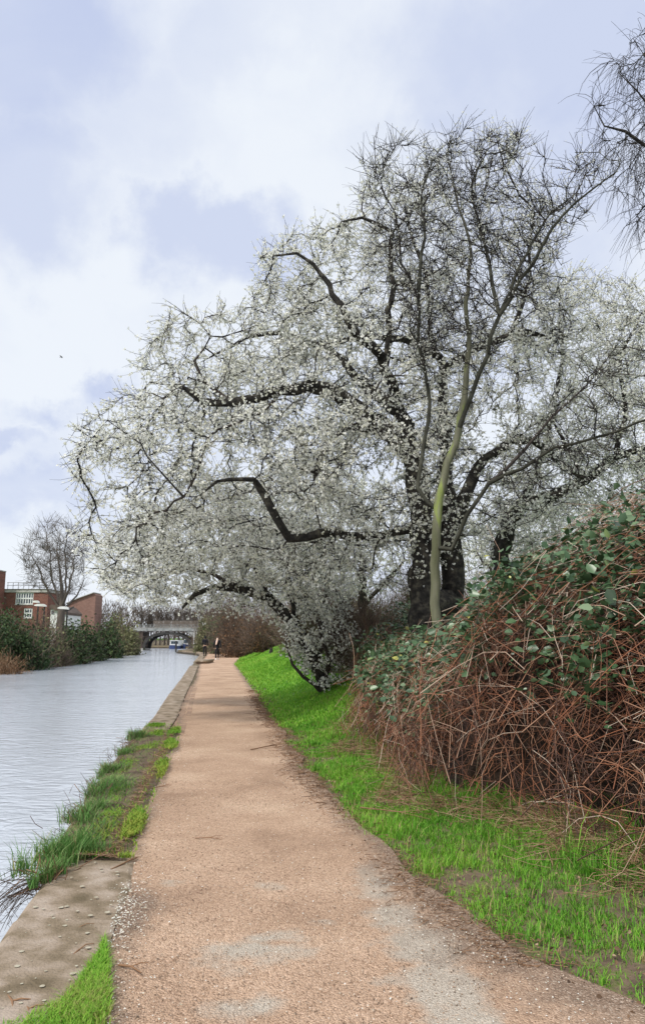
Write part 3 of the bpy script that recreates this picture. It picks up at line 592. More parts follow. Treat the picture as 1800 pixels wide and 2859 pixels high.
att2b = attract([(1300, 1500), (1400, 1250), (1600, 1000), (1800, 950), (1950, 1000), (1900, 1250), (1600, 1400)], 220, D2-.8, 1.2)
make_tree('slim_tree', 'slim tree with smooth grey-green trunk rising in front of the black-trunked blossom tree', 'tree', slim, np.concatenate([att2, att2b]), M['bark_green'], M['twig'], 3400, (.2, .5), step=.22, kill=.3, bloom=lambda q: np.full(len(q), .22), per=6, fsize=(.009, .015), foff=.025, tip=.0055, big=.028, limbm=M['bark_mid'], trop=(0, 0, .12), wig=.015, bumpy=.03, up=.5, shr=(.0048, .002), droop=-.05)
# --- low leaning blossom tree by the mound
D3 = 17.5
b3 = P(905, 1935, D3); b3[2] = float(zg(b3[0], D3))-.1
low = [([b3]+limbs_(D3, [(885, 1860, 0), (845, 1780, 0), (790, 1710, 0), (750, 1680, -.1), (700, 1655, -.2), (645, 1638, -.4), (590, 1640, -.6), (545, 1660, -.8), (505, 1690, -1)]), [.11, .11, .115, .12, .115, .105, .095, .07, .05, .025]),
       (limbs_(D3, [(770, 1695, 0), (735, 1640, .2), (712, 1590, .3), (695, 1540, .4), (690, 1490, .4)]), [.07, .055, .045, .035, .015]),
       (limbs_(D3, [(860, 1810, 0), (815, 1690, .4), (805, 1600, .5), (780, 1500, .6), (740, 1420, .6)]), [.07, .06, .055, .04, .02]),
       (limbs_(D3, [(880, 1860, 0), (900, 1780, .4), (900, 1690, .6), (930, 1600, .8)]), [.06, .05, .04, .02]),
       (limbs_(D3, [(895, 1900, 0), (940, 1830, .1), (980, 1770, .2)]), [.05, .04, .02]),
       (limbs_(D3, [(900, 1925, 0), (850, 1890, -.3), (812, 1850, -.4), (800, 1790, -.4)]), [.05, .04, .03, .015]),
       (limbs_(D3, [(905, 1925, 0), (915, 1850, -.3), (890, 1760, -.5), (860, 1680, -.5)]), [.05, .04, .03, .015]),
       (limbs_(D3, [(645, 1638, -.4), (590, 1600, -.5), (500, 1590, -.8), (420, 1620, -1)]), [.05, .04, .03, .015])]
att3 = attract([(250, 1560), (330, 1470), (500, 1400), (700, 1380), (900, 1450), (1000, 1560), (960, 1720), (950, 1860), (930, 1915), (850, 1900), (800, 1850), (790, 1760), (720, 1710), (640, 1700), (560, 1720), (470, 1690), (380, 1700), (290, 1660)], 1400, D3, 2.0)
att3 = np.concatenate([att3, attract([(800, 1760), (870, 1690), (990, 1700), (1010, 1880), (930, 1925), (850, 1905), (805, 1840)], 450, D3-.1, .9)])
def bloom_low(q):
    x, y = tocam(q); return np.clip(.55-.25*sst((y-1700)/150)-.2*sst((x-850)/150)+.4*wav(x/14., y/14., 1.), .15, 1)
make_tree('leaning_plum_tree', 'low leaning plum tree whose arching black limb hangs over the path near the grass mound', 'tree', low, att3, M['bark'], M['twig'], 8000, (.2, .5), bloom=bloom_low, per=9, fsize=(.016, .031), foff=.03, shr=(.0046, .0018), droop=.05)
# --- blossom tree behind on the right
D4 = 19.0
b4 = P(1390, 1690, D4); b4[2] = float(zg(b4[0], D4))-.1
rt = [([b4]+limb5(D4, [(965, 1700, 0), (1000, 1600, 0), (1060, 1525, 0), (1170, 1490, .1), (1290, 1430, .2), (1400, 1340, .3), (1520, 1320, .4), (1700, 1280, .5)]), [.24, .22, .18, .16, .14, .12, .10, .08, .04]),
      (limb5(D4, [(1040, 1540, 0), (1120, 1350, .6), (1160, 1150, .9), (1200, 950, 1.1), (1180, 760, 1.2)]), [.12, .09, .07, .05, .02]),
      (limb5(D4, [(1290, 1430, .2), (1240, 1350, -.3), (1200, 1280, -.6), (1150, 1190, -.8)]), [.07, .05, .04, .02]),
      (limb5(D4, [(1400, 1340, .3), (1440, 1150, 0), (1420, 980, 0), (1500, 800, 0)]), [.08, .06, .045, .02])]
att4 = attract([(1440, 960), (1480, 820), (1590, 750), (1700, 770), (1800, 790), (2000, 900), (2050, 1300), (1900, 1500), (1500, 1580), (1320, 1560), (1400, 1350), (1500, 1150)], 2100, D4, 2.6, lambda x, y: 1-.6*np.exp(-(((x-1500)/80)**2+((y-1330)/80)**2)))
make_tree('right_plum_tree', 'white blossoming tree behind the bramble bank at the right edge', 'tree', rt, att4, M['bark'], M['twig'], 10500, (.25, .6), bloom=lambda q: np.full(len(q), .62), per=10, fsize=(.016, .031), foff=.03, shr=(.0046, .0018), droop=.12, up=.1)
# --- two more plum trees further back filling the gap under the crown
for k, (px, D, lab, pol, n) in enumerate([(1000, 26., 'blossoming tree further back, between the leaning tree and the black trunk', [(640, 1650), (620, 1450), (700, 1330), (860, 1270), (1020, 1300), (1120, 1400), (1160, 1560), (1120, 1660), (900, 1700), (720, 1690)], 1000),
                                         (1480, 29., 'hazy white blossoming tree furthest back behind the bramble bank', [(1230, 1640), (1250, 1500), (1350, 1400), (1500, 1380), (1700, 1400), (1850, 1450), (1850, 1600), (1500, 1650)], 1200)]):
    bb = P(px, 1740, D); bb[2] = float(zg(bb[0], D))-.1
    top = P(px, 1500, D)
    lm = [([bb, bb*.5+top*.5+np.array([.15, 0, 0]), top], [.2, .13, .06]), ([bb*.75+top*.25, P(px-140, 1560, D)], [.09, .04]), ([bb*.7+top*.3, P(px+130, 1560, D-.4)], [.08, .04])]
    make_tree('far_plum_tree', lab, 'tree', lm, attract(pol, n, D, 2.5), M['bark'], M['twig'], 3300, (.3, .7), step=.35, kill=.4, bloom=lambda q: np.full(len(q), .85), per=7, fsize=(.026, .044), foff=.06, K=3, tip=.006, shr=(.006, .003))
# --- bare tree entering top right
D5 = 12.5
b5 = P(2120, 1900, D5); b5[2] = float(zg(b5[0], D5))-.1
br = [([b5]+limbs_(D5, [(2090, 1400, 0), (2060, 1000, 0), (2020, 700, 0), (1960, 500, 0), (1880, 440, 0), (1800, 415, -.1), (1740, 385, -.2), (1690, 345, -.2), (1655, 300, -.2)]), [.28, .24, .2, .16, .1, .06, .035, .024, .015, .008]),
      (limbs_(D5, [(1960, 500, 0), (1900, 330, .3), (1840, 230, .4), (1790, 150, .5), (1760, 110, .5)]), [.09, .06, .035, .018, .008]),
      (limbs_(D5, [(1880, 440, 0), (1830, 320, -.4), (1780, 260, -.6), (1730, 200, -.7)]), [.05, .03, .018, .008]),
      (limbs_(D5, [(2000, 640, 0), (1900, 600, -.5), (1830, 560, -.7), (1780, 600, -.8)]), [.07, .04, .02, .008])]
att5 = attract([(1640, 300), (1650, 200), (1720, 120), (1820, 60), (2000, 40), (2250, 300), (2200, 700), (1950, 800), (1790, 700), (1720, 600), (1680, 480)], 900, D5, 1.8)
make_tree('bare_tree', 'bare tree with fine drooping twigs entering at the top right', 'tree', br, att5, M['bark'], M['twig'], 2300, (.35, .95), step=.22, kill=.28, tip=.005, trop=(-.05, 0, -.05), up=-.3, droop=.28, K=5, shr=(.0048, .002), curl=.2, spread=.7)
# --- bare tree on the far bank
D6 = 62.0
b6 = P(170, 1775, D6); b6[2] = float(zg(b6[0], D6))-.1
lb = [([b6, P(169, 1745, D6), P(170, 1712, D6), P(173, 1690, D6), P(172, 1640, D6), P(165, 1580, D6), P(160, 1520, D6)], [.45, .36, .32, .26, .13, .08, .04]),
      ([P(170, 1705, D6), P(140, 1655, D6), P(112, 1600, D6), P(95, 1550, D6)], [.13, .09, .06, .03]), ([P(172, 1700, D6), P(192, 1645, D6-1), P(205, 1590, D6-1), P(208, 1540, D6)], [.13, .09, .06, .03]),
      ([P(172, 1698, D6), P(185, 1620, D6+1), P(182, 1540, D6+2), P(190, 1490, D6)], [.11, .08, .055, .03]), ([P(170, 1700, D6), P(150, 1620, D6+1), P(140, 1550, D6), P(130, 1490, D6)], [.12, .08, .055, .03]),
      ([P(172, 1705, D6), P(195, 1700, D6), P(206, 1694, D6)], [.12, .09, .06]), ([P(172, 1705, D6), P(215, 1665, D6), P(238, 1620, D6)], [.1, .07, .03])]
att6 = attract([(55, 1540), (75, 1500), (110, 1465), (150, 1450), (200, 1458), (232, 1490), (250, 1560), (240, 1640), (225, 1670), (190, 1690), (120, 1670), (75, 1640), (60, 1590)], 900, D6, 3.2)
make_tree('far_bank_tree', 'bare wide tree with short trunk standing by the white house across the canal', 'tree', lb, att6, M['twig_grey'], M['twig_pale'], 2400, (.6, 1.3), step=.5, kill=.5, iters=50, tip=.009, trop=(0, 0, .25), K=3, up=.6, shr=(.011, .006), seg=.6, wig=.06, big=.1, maxr=.08)
# ------------------------------------------------------------------ bramble bank
FR = np.array([G(a, b, .15)[:2] for a, b in [(2250, 2520), (1950, 2440), (1800, 2390), (1620, 2335), (1440, 2265), (1300, 2225), (1180, 2190), (1095, 2160), (1055, 2080), (1040, 2010), (1045, 1960), (1060, 1925)]])
FH = np.array([3.0, 2.95, 2.85, 2.8, 2.75, 2.6, 2.15, 1.75, 1.55, 1.45, 1.3, 1.0])
seglen = np.linalg.norm(np.diff(FR, axis=0), axis=1)/np.linalg.norm(.5*(FR[1:]+FR[:-1]), axis=1)**1.2; FS = np.concatenate([[0], np.cumsum(seglen)]); FS /= FS[-1]
def bank(s, t, lump=True):
    """s along the foot of the bank, t in 0..1 up over it -> surface point, outward normal"""
    x = np.interp(s, FS, FR[:, 0]); y = np.interp(s, FS, FR[:, 1]); H = np.interp(s, FS, FH)
    e = .02; tx = np.interp(np.clip(s+e, 0, 1), FS, FR[:, 0])-np.interp(np.clip(s-e, 0, 1), FS, FR[:, 0]); ty = np.interp(np.clip(s+e, 0, 1), FS, FR[:, 1])-np.interp(np.clip(s-e, 0, 1), FS, FR[:, 1])
    tx, ty = tx+.35*0, ty; l = np.hypot(tx, ty); inx, iny = ty/l, -tx/l           # inward = away from path
    inx, iny = np.abs(inx)*.8+.15, np.abs(iny)*.6+.1
    u = t**1.0; dep = 3.2*(1-np.cos(u*PI/2))+.05*np.sin(u*9); h = H*np.sin(u*PI/2)**.8
    bulge = -.35*np.sin(np.clip(u*1.6, 0, 1)*PI)*.6
    xx = x+inx*(dep+bulge); yy = y+iny*(dep+bulge); z0 = zg(x, y)
    n = np.stack([-inx*np.cos(u*PI/2), -iny*np.cos(u*PI/2), np.sin(u*PI/2)+.1+0*u], -1); n = nrm(n)
    p = np.stack([xx, yy, z0+h], -1)
    if lump:
        lf = .30*wav(s*22, u*5, 1.)+.20*wav(s*61+3, u*13, 1.)+.08*wav(s*160, u*40, 1.)-.58; p = p+n*lf[..., None]
    return p, n
def build_bank():
    root = empty('bramble_thicket', (float(FR[6, 0]), float(FR[6, 1]), 0)); tagp(root, 'tangled bank of red-brown bramble canes with dark green leaves right of the path', 'bramble')
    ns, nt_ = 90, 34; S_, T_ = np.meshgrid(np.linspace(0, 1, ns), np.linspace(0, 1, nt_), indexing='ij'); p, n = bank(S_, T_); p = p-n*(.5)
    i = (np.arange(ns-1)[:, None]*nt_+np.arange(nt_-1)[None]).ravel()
    o = world_child(link('thicket_shade_core', npmesh('core', p.reshape(-1, 3), [np.stack([i, i+1, i+nt_+1, i+nt_], 1)]), M['litter']), root); o['kind'] = 'stuff'  # dark sheet added behind the canes, its colour stands in for shaded gaps
    # canes
    n_ = 14000; s = rng.random(n_); t = rng.random(n_)**.85*.92; p, nn = bank(s, t); K = 5
    tan = nrm(np.cross(nn, np.array([0, 0, 1.])+rdirs(n_)*.15)); fall = np.cross(nn, tan)
    a = rng.normal(0, .55, n_); kind = rng.random(n_) < .25; a = np.where(kind, rng.uniform(.5, 2.6, n_), a); a *= 1
    d = nrm(tan*np.cos(a)[:, None]+fall*np.sin(a)[:, None]+nn*rng.normal(0, .18, n_)[:, None]); d[rng.random(n_) < .5] *= -1
    L_ = rng.uniform(.25, 1.0, n_)*np.where(rng.random(n_) < .12, 1.7, 1.); off = rng.uniform(-.25, .16, n_)+np.where(rng.random(n_) < .12, .1, 0)*(t > .25)
    c = p+nn*off[:, None]; Q = []; bend = rdirs(n_)*.16
    for k in range(K):
        u = (k/(K-1)-.5); Q.append(c+d*(u*L_)[:, None]+(bend*L_[:, None]+np.array([0, 0, -.10])*L_[:, None])*(4*u*u)+rng.normal(size=(n_, 3))*.012)
    Q = np.stack(Q, 1); bad = Q[..., 2] < .03; Q[..., 2] = np.where(bad, .03+rng.random(bad.shape)*.05, Q[..., 2])
    R = (rng.uniform(.0016, .0042, n_)[:, None])*np.linspace(1.15, .6, K)[None]
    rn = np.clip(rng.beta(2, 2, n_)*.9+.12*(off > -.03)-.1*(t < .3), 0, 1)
    # the longest outer canes as parts of their own
    score = L_*(off > .0)/(np.linalg.norm(c, axis=1)); pick = np.argsort(-score)[:160]; rest = np.setdiff1d(np.arange(n_), pick)
    for q in pick:
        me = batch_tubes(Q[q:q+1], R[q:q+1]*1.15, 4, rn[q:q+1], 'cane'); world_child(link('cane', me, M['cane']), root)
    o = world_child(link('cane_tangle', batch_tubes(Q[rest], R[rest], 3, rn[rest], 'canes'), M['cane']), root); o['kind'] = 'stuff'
    # leaves, in sprays, thicker towards the top
    ncl = 7500; s = rng.random(ncl); t = .13+.6*rng.random(ncl)
    low_ = rng.random(ncl) < .06; t = np.where(low_, rng.uniform(.08, .3, ncl), t); keep = rng.random(ncl) < np.clip(-.1+1.5*sst((t-.08)/.34)*(-.33+.6*wav(s*34, t*9, 1.)+.5*wav(s*90, t*30, 1.)), .015, 1); s = s[keep]; t = t[keep]
    p, nn = bank(s, t); m = 5; i = np.repeat(np.arange(len(p)), m); c = p[i]+nn[i]*rng.uniform(-.04, .20, len(i))[:, None]+rng.normal(size=(len(i), 3))*.075
    sz = rng.uniform(.035, .095, len(i))*rng.choice([.7, 1, 1.15], len(i)); rn = np.clip(rng.beta(2, 2.2, len(i))*.95+(rng.random(len(i)) < .015)*.6, 0, 1)
    o_ = np.argsort(np.linalg.norm(c-np.array([0, 0, EYE]), axis=1)-(c[:, 2]*.6)+((tocam(c)[0] > 1790)*20)); big = o_[:300]; rest = o_[300:]
    for q in big: world_child(link('bramble_leaf', leaves(c[q:q+1], sz[q:q+1]*1.1, 'leaf', rn[q:q+1]), M['bleaf']), root)
    o = world_child(link('small_leaves', leaves(c[rest], sz[rest], 'leaves', rn[rest]), M['bleaf']), root); o['kind'] = 'stuff'
    # dry straw and stems hanging over the grass at the foot
    n_ = 3800; s = rng.random(n_); p, nn = bank(s, np.full(n_, .02)); p[:, :2] += nn[:, :2]*rng.normal(.12, .16, n_)[:, None]; p[:, 2] = zg(p[:, 0], p[:, 1])+rng.uniform(.01, .12, n_)
    d = rdirs(n_); d[:, 2] *= .25; L_ = rng.uniform(.08, .4, n_); Q = np.stack([p-d*L_[:, None]/2, p+rng.normal(size=(n_, 3))*.015, p+d*L_[:, None]/2], 1); Q[..., 2] = np.maximum(Q[..., 2], zg(Q[..., 0], Q[..., 1])+.01)
    o = world_child(link('dry_stems', batch_tubes(Q, np.full((n_, 3), .0018), 3, rng.random(n_), 'straw'), M['straw']), root); o['kind'] = 'stuff'
build_bank()
# ------------------------------------------------------------------ shrubs
def shrub(name, label, c, rad, leafm, nl, ls, twigm, nt_, group=None, cat='shrub', clumps=26, tl=(.3, .8), tr=.006, spread=.28, wild=.3):
    c = np.array([float(c[0]), float(c[1]), float(zg(c[0], c[1]))-.05]); rad = np.array(rad); root = empty(name, c); tagp(root, label, cat, group)
    cc = rdirs(clumps); cc[:, 2] = np.abs(cc[:, 2]); cc = cc*(.55+.4*rng.random((clumps, 1)))*rad*[1, 1, 1]+[0, 0, .1]
    # stems
    S0 = np.zeros((clumps, 3))+rng.normal(size=(clumps, 3))*[rad[0]*.25, rad[1]*.25, 0]; mid = cc*.5+rng.normal(size=cc.shape)*.15*rad+[0, 0, .1]; mid[:, 2] = np.abs(mid[:, 2])
    Q = np.stack([S0, mid, cc], 1); o = link('stems', batch_tubes(Q, np.repeat(np.array([[.035, .022, .008]]), clumps, 0)*max(.5, tr/.006*.7), 5, rng.random(clumps), 'stems'), twigm, root); o['kind'] = 'stuff'
    if nt_:
        k = rng.integers(0, clumps, nt_); p = cc[k]+rng.normal(size=(nt_, 3))*rad*spread; p[:, 2] = np.abs(p[:, 2]); d = nrm(nrm(p/rad)*.6+rdirs(nt_)*.7+[0, 0, .5]); L_ = rng.uniform(*tl, nt_)[:, None]
        Q = np.stack([p, p+d*L_], 1)
        o = link('twigs', batch_tubes(Q, np.full((nt_, 2), tr)*[1, .5], 3, rng.random(nt_), 'twigs'), twigm, root); o['kind'] = 'stuff'
    if nl:
        k = rng.integers(0, clumps, nl); p = cc[k]+rng.normal(size=(nl, 3))*rad*spread*.8; p[:, 2] = np.abs(p[:, 2])
        o = link('foliage', polys(p, rng.uniform(.6, 1.3, nl)*ls, 4, 'foliage', rng.random(nl), .6), leafm, root); o['kind'] = 'stuff'
    return root
def px_shrub(name, label, px0, px1, top, base_z_y, leafm, nl, ls, twigm, nt_, depth=None, **k):
    Y = base_z_y; a = P(px0, 1800, Y); b = P(px1, 1800, Y); t = P((px0+px1)/2, top, Y); cx_ = (a[0]+b[0])/2; r = (b[0]-a[0])/2
    h = (t[2]-float(zg(cx_, Y)))*.86; return shrub(name, label, (cx_, Y), (r, depth or r, max(h, .5)*.92), leafm, nl, ls, twigm, nt_, **k)
gb = 'shrubs along the far bank'
for (lab, a, b, top, Y, lm, nl, nt_) in [
    ('dark evergreen bush at the left edge of the far bank', -60, 62, 1688, 47, 'dark_leaf', 9000, 300),
    ('broad green bush low on the far bank below the brick building', 20, 150, 1735, 50, 'dark_leaf', 7000, 900),
    ('straw coloured dry scrub below the lamp posts on the far bank', 75, 175, 1732, 55, 'olive_leaf', 3000, 2600),
    ('dark green bush below the bare tree across the canal', 150, 235, 1742, 60, 'dark_leaf', 7000, 500),
    ('green bush in front of the red gable across the canal', 190, 280, 1733, 68, 'dark_leaf', 7500, 400),
    ('bush with brownish twigs left of the bridge', 260, 335, 1738, 78, 'dark_leaf', 6000, 900),
    ('olive bush touching the left end of the bridge', 315, 385, 1745, 92, 'olive_leaf', 5500, 900),
    ('pale olive willow scrub behind the bush left of the bridge', 275, 372, 1703, 100, 'olive_leaf', 4500, 2600)]:
    px_shrub('far_bank_shrub', lab, a, b, top, Y, M[lm], nl, .10*Y/60+.02, M['twig_brown'], nt_, depth=2.6, group=gb, tr=.012, tl=(.4, 1.1))
px_shrub('rusty_scrub', 'rust coloured dead bracken at the waterline at the left edge', -40, 80, 1835, 43.5, M['rust_leaf'], 2500, .05, M['straw'], 1500, depth=1.2, tr=.008, tl=(.15, .4))
# right side beyond the mound
for (lab, a, b, top, Y, lm, nl, nt_, dp) in [
    ('pale yellow-green bush right of the bridge behind the walkers', 548, 625, 1712, 92, 'olive_leaf', 8000, 1500, 3),
    ('dark green bush above the path behind the walkers', 585, 680, 1700, 80, 'dark_leaf', 5000, 2500, 3),
    ('brown thorny thicket at the top end of the grass mound', 605, 735, 1695, 66, 'rust_leaf', 6000, 4500, 3),
    ('reddish bare thicket standing tallest behind the arching limb', 560, 700, 1640, 100, 'rust_leaf', 1500, 6500, 4),
    ('low dark bush behind the wooden stump on the mound', 690, 800, 1712, 52, 'rust_leaf', 4500, 3500, 2),
    ('grey-brown twiggy bush between the leaning tree and the brambles', 800, 960, 1640, 30, 'olive_leaf', 3500, 5000, 1.6),
    ('twiggy bush with fresh green tips behind the leaning tree', 780, 1050, 1600, 36, 'olive_leaf', 7000, 6000, 3),
    ('brown twig thicket closing the left end of the bramble bank', 930, 1110, 1720, 17.5, 'olive_leaf', 900, 3800, 1.3),
    ('dark shrub under the black tree trunk', 1080, 1300, 1600, 22, 'dark_leaf', 6000, 4000, 1.6),
    ('twiggy shrub behind the brambles at the far right', 1300, 1800, 1540, 25, 'olive_leaf', 5000, 5000, 2)]:
    tr_ = .0035*(Y/17.5)**.6
    px_shrub('bank_shrub', lab, a, b, top, Y, M[lm], nl, .016+.0011*Y, M['twig_brown'], nt_, depth=dp, group='shrubs behind the towpath bank', tr=tr_, tl=(.25+.004*Y, .7+.008*Y))
# distant wood beyond the bridge
def wood():
    n = 11000; x = rng.uniform(-100, 20, n); y = rng.uniform(190, 235, n); hmax = 7.+1.6*wav(x*.5, y*.1, .6)+.9*wav(x*2, y, .7)+1.2*sst((x+20)/40); z = rng.random(n)**.8*hmax
    p = np.stack([x, y, z], 1); d = nrm(rdirs(n)*.6+[0, 0, 1.]); L_ = rng.uniform(.8, 2.4, n)[:, None]; Q = np.stack([p, p+d*L_], 1)
    tagp(link('distant_wood', batch_tubes(Q, np.full((n, 2), .075)*[1.2, .4], 3, rng.random(n), 'wood'), M['twig_grey']), 'grey-brown leafless wood far off beyond the bridge', 'wood', kind='stuff')
    for k in range(14):
        px = 395+k*13+random.uniform(-4, 4); Y = random.uniform(167, 185); b = P(px, 1780, Y); x_, z0 = float(b[0]), float(zg(b[0], Y))
        z0 = max(z0, -.3); r = empty('bare_trunk_tree', (x_, Y, z0)); tagp(r, 'grey leafless tree with a thin trunk beyond the bridge', 'tree', 'leafless trees beyond the bridge')
        h = random.uniform(6.5, 8); lean = random.uniform(-.6, .6)
        MB().bar((0, 0, -.2), (lean*.5, 0, h*.5), .22, 7, .15).bar((lean*.5, 0, h*.5), (lean, 0, h), .15, 7, .05).build('trunk', M['twig_grey'], r)
        q = 160; t = rng.uniform(.45, 1, q)[:, None]; p = np.array([[lean, 0, h]])*t; d = nrm(rdirs(q)+[0, 0, .6]); L_ = rng.uniform(.7, 2, q)[:, None]
        o = link('crown', batch_tubes(np.stack([p, p+d*L_*.6, p+d*L_+[0, 0, .3]], 1), np.full((q, 3), .04)*[1, .7, .3], 3, rng.random(q), 'crown'), M['twig_grey'], r)
wood()
# ------------------------------------------------------------------ bridge
def build_bridge():
    Y = 127.; X = lambda px: float(P(px, 1780, Y)[0]); Z = lambda py: float(P(460, py, Y)[2])
    r = empty('canal_footbridge', (X(460), Y, -.4)); tagp(r, 'grey road bridge with slatted parapet crossing the canal in the distance', 'bridge')
    W = lambda mb, n, m, **k: world_child(mb.build(n, m, **k), r)
    W(MB().box(X(350), X(556), Y+.3, Y+5, Z(1755), Z(1752)), 'deck', M['concrete'])
    W(MB().box(X(352), X(553), Y, Y+.28, Z(1761.5), Z(1754.5)), 'girder', M['girder'])
    W(MB().box(X(352), X(553), Y-.08, Y+.1, Z(1763), Z(1761.7)), 'girder_flange', M['iron'])
    # arch rib
    def arch(y0, y1):
        mb = MB(); xc = (X(398)+X(536))/2; hw = (X(536)-X(398))/2; z0 = -.1; zt = Z(1764.5)
        o = []; i = []
        for k in range(21):
            a = PI*k/20; o.append((xc-hw*math.cos(a)*1.0, z0+(zt-z0)*math.sin(a)**.75)); i.append((xc-(hw-.45)*math.cos(a), z0-.05+(zt-z0-.35)*math.sin(a)**.75))
        for k in range(20): mb.prism([o[k], o[k+1], i[k+1], i[k]], y0, y1)
        return mb
    W(arch(Y+.05, Y+.5), 'arch_rib', M['iron']); W(arch(Y+4.3, Y+4.8), 'arch_rib', M['iron'])
    W(MB().box(X(372), X(398.5), Y+.02, Y+5, -1, Z(1763.3)), 'abutment', M['blackbrick'])
    W(MB().box(X(384), X(402), Y-.5, Y+4.9, -1, -.05), 'abutment_foot', M['concrete'])
    W(MB().box(X(536), X(546), Y+.35, Y+5, -.9, Z(1763.3)), 'abutment', M['blackbrick'])
    for a in (540.5, 547.5): W(MB().box(X(a), X(a+3), Y-.1, Y+.25, -.3, Z(1763.3)), 'column', M['white'])
    W(MB().prism([(X(520), Z(1763.5)), (X(540), Z(1763.5)), (X(540), Z(1779)), (X(536), Z(1776))], Y-.04, Y+.2), 'bracket', M['girder'])
    # near railing and slatted parapet
    for py in (1745, 1750): W(MB().box(X(378), X(553), Y+.06, Y+.12, Z(py)-.03, Z(py)+.03), 'rail', M['girder'])
    for px in np.arange(380, 553, 9.5): W(MB().box(X(px), X(px)+.07, Y+.13, Y+.20, Z(1754), Z(1744)), 'railing_post', M['girder'])
    W(MB().box(X(410), X(556), Y+4.78, Y+4.86, Z(1731.5), Z(1730)), 'parapet_rail', M['iron'])
    base = None
    for px in np.arange(411, 556, 2.9):
        if base is None:
            o = MB().box(-.03, .03, -.02, .02, Z(1753), Z(1731)).build('paling', M['paling']); base = o.data
        else: o = link('paling', base)
        o.location = (X(px), Y+4.7, random.uniform(-.04, .04)); world_child(o, r)
    r.location = r.location
build_bridge()
# narrowboat beyond the bridge
def build_boat():
    Y = 146.; X = lambda px: float(P(px, 1800, Y)[0]); Z = lambda py: float(P(490, py, Y)[2])
    r = empty('canal_boat', (X(486), Y, -.4)); tagp(r, 'white cabined boat with a blue hull moored beyond the bridge', 'boat')
    W = lambda mb, n, m, **k: world_child(mb.build(n, m, **k), r)
    x0, x1 = X(473), X(499); xm = (x0+x1)/2; w_ = (x1-x0)/2
    ring = lambda y, s, zt: [(xm-w_*s*.8, y, -.6), (xm+w_*s*.8, y, -.6), (xm+w_*s, y, -.4), (xm+w_*s, y, zt), (xm-w_*s, y, zt), (xm-w_*s, y, -.4)]
    W(MB().loft([ring(Y-1.6, .45, .32), ring(Y-.8, .85, .22), ring(Y, 1, .15), ring(Y+9, 1, .15), ring(Y+10, .8, .2)]), 'hull', M['blue'])
    W(MB().loft([[(xm-w_*a, y, .16), (xm+w_*a, y, .16), (xm+w_*(a-.08), y, zt), (xm-w_*(a-.08), y, zt)] for y, a, zt in ((Y, .92, 1.15), (Y+8, .92, 1.15))]), 'cabin', M['white'])
    W(MB().box(x0+.1, x1-.1, Y-.15, Y+8.1, 1.155, 1.24), 'cabin_roof', M['white'])
    for s in (-.62, -.08, .42): W(MB().box(xm+w_*s-.02, xm+w_*s+.42, Y-.03, Y-.008, .55, 1.0), 'window', M['glass'])
    r2 = empty('canal_boat', (X(508), Y+4, -.4)); tagp(r2, 'second boat with a white canopy tied beside the cabined one', 'boat')
    W2 = lambda mb, n, m: world_child(mb.build(n, m), r2); a, b = X(501), X(515); m_ = (a+b)/2; h_ = (b-a)/2
    ring2 = lambda y, s, zt: [(m_-h_*s*.8, y, -.6), (m_+h_*s*.8, y, -.6), (m_+h_*s, y, zt), (m_-h_*s, y, zt)]
    W2(MB().loft([ring2(Y+2.4, .5, .5), ring2(Y+4, 1, .35), ring2(Y+9, 1, .35)]), 'hull', M['blue'])
    W2(MB().loft([[(m_-h_*.9, y, .36), (m_+h_*.9, y, .36), (m_+h_*.5, y, 1.75), (m_-h_*.5, y, 1.75)] for y in (Y+4.1, Y+8)]), 'canopy', M['white'])
    W2(MB().box(m_-.4, m_+.4, Y+4.02, Y+4.08, .7, 1.3), 'window', M['glass'])
build_boat()
o = MB().bar((0, 0, -.8), (0, 0, 1.15), .13, 10).bar((0, 0, 1.152), (0, 0, 1.2), .15, 10, .08).build('mooring_post', M['iron']); o.location = tuple(P(492, 1800, 112)[:2])+(0,); tagp(o, 'dark post in the water in front of the boats', 'post')
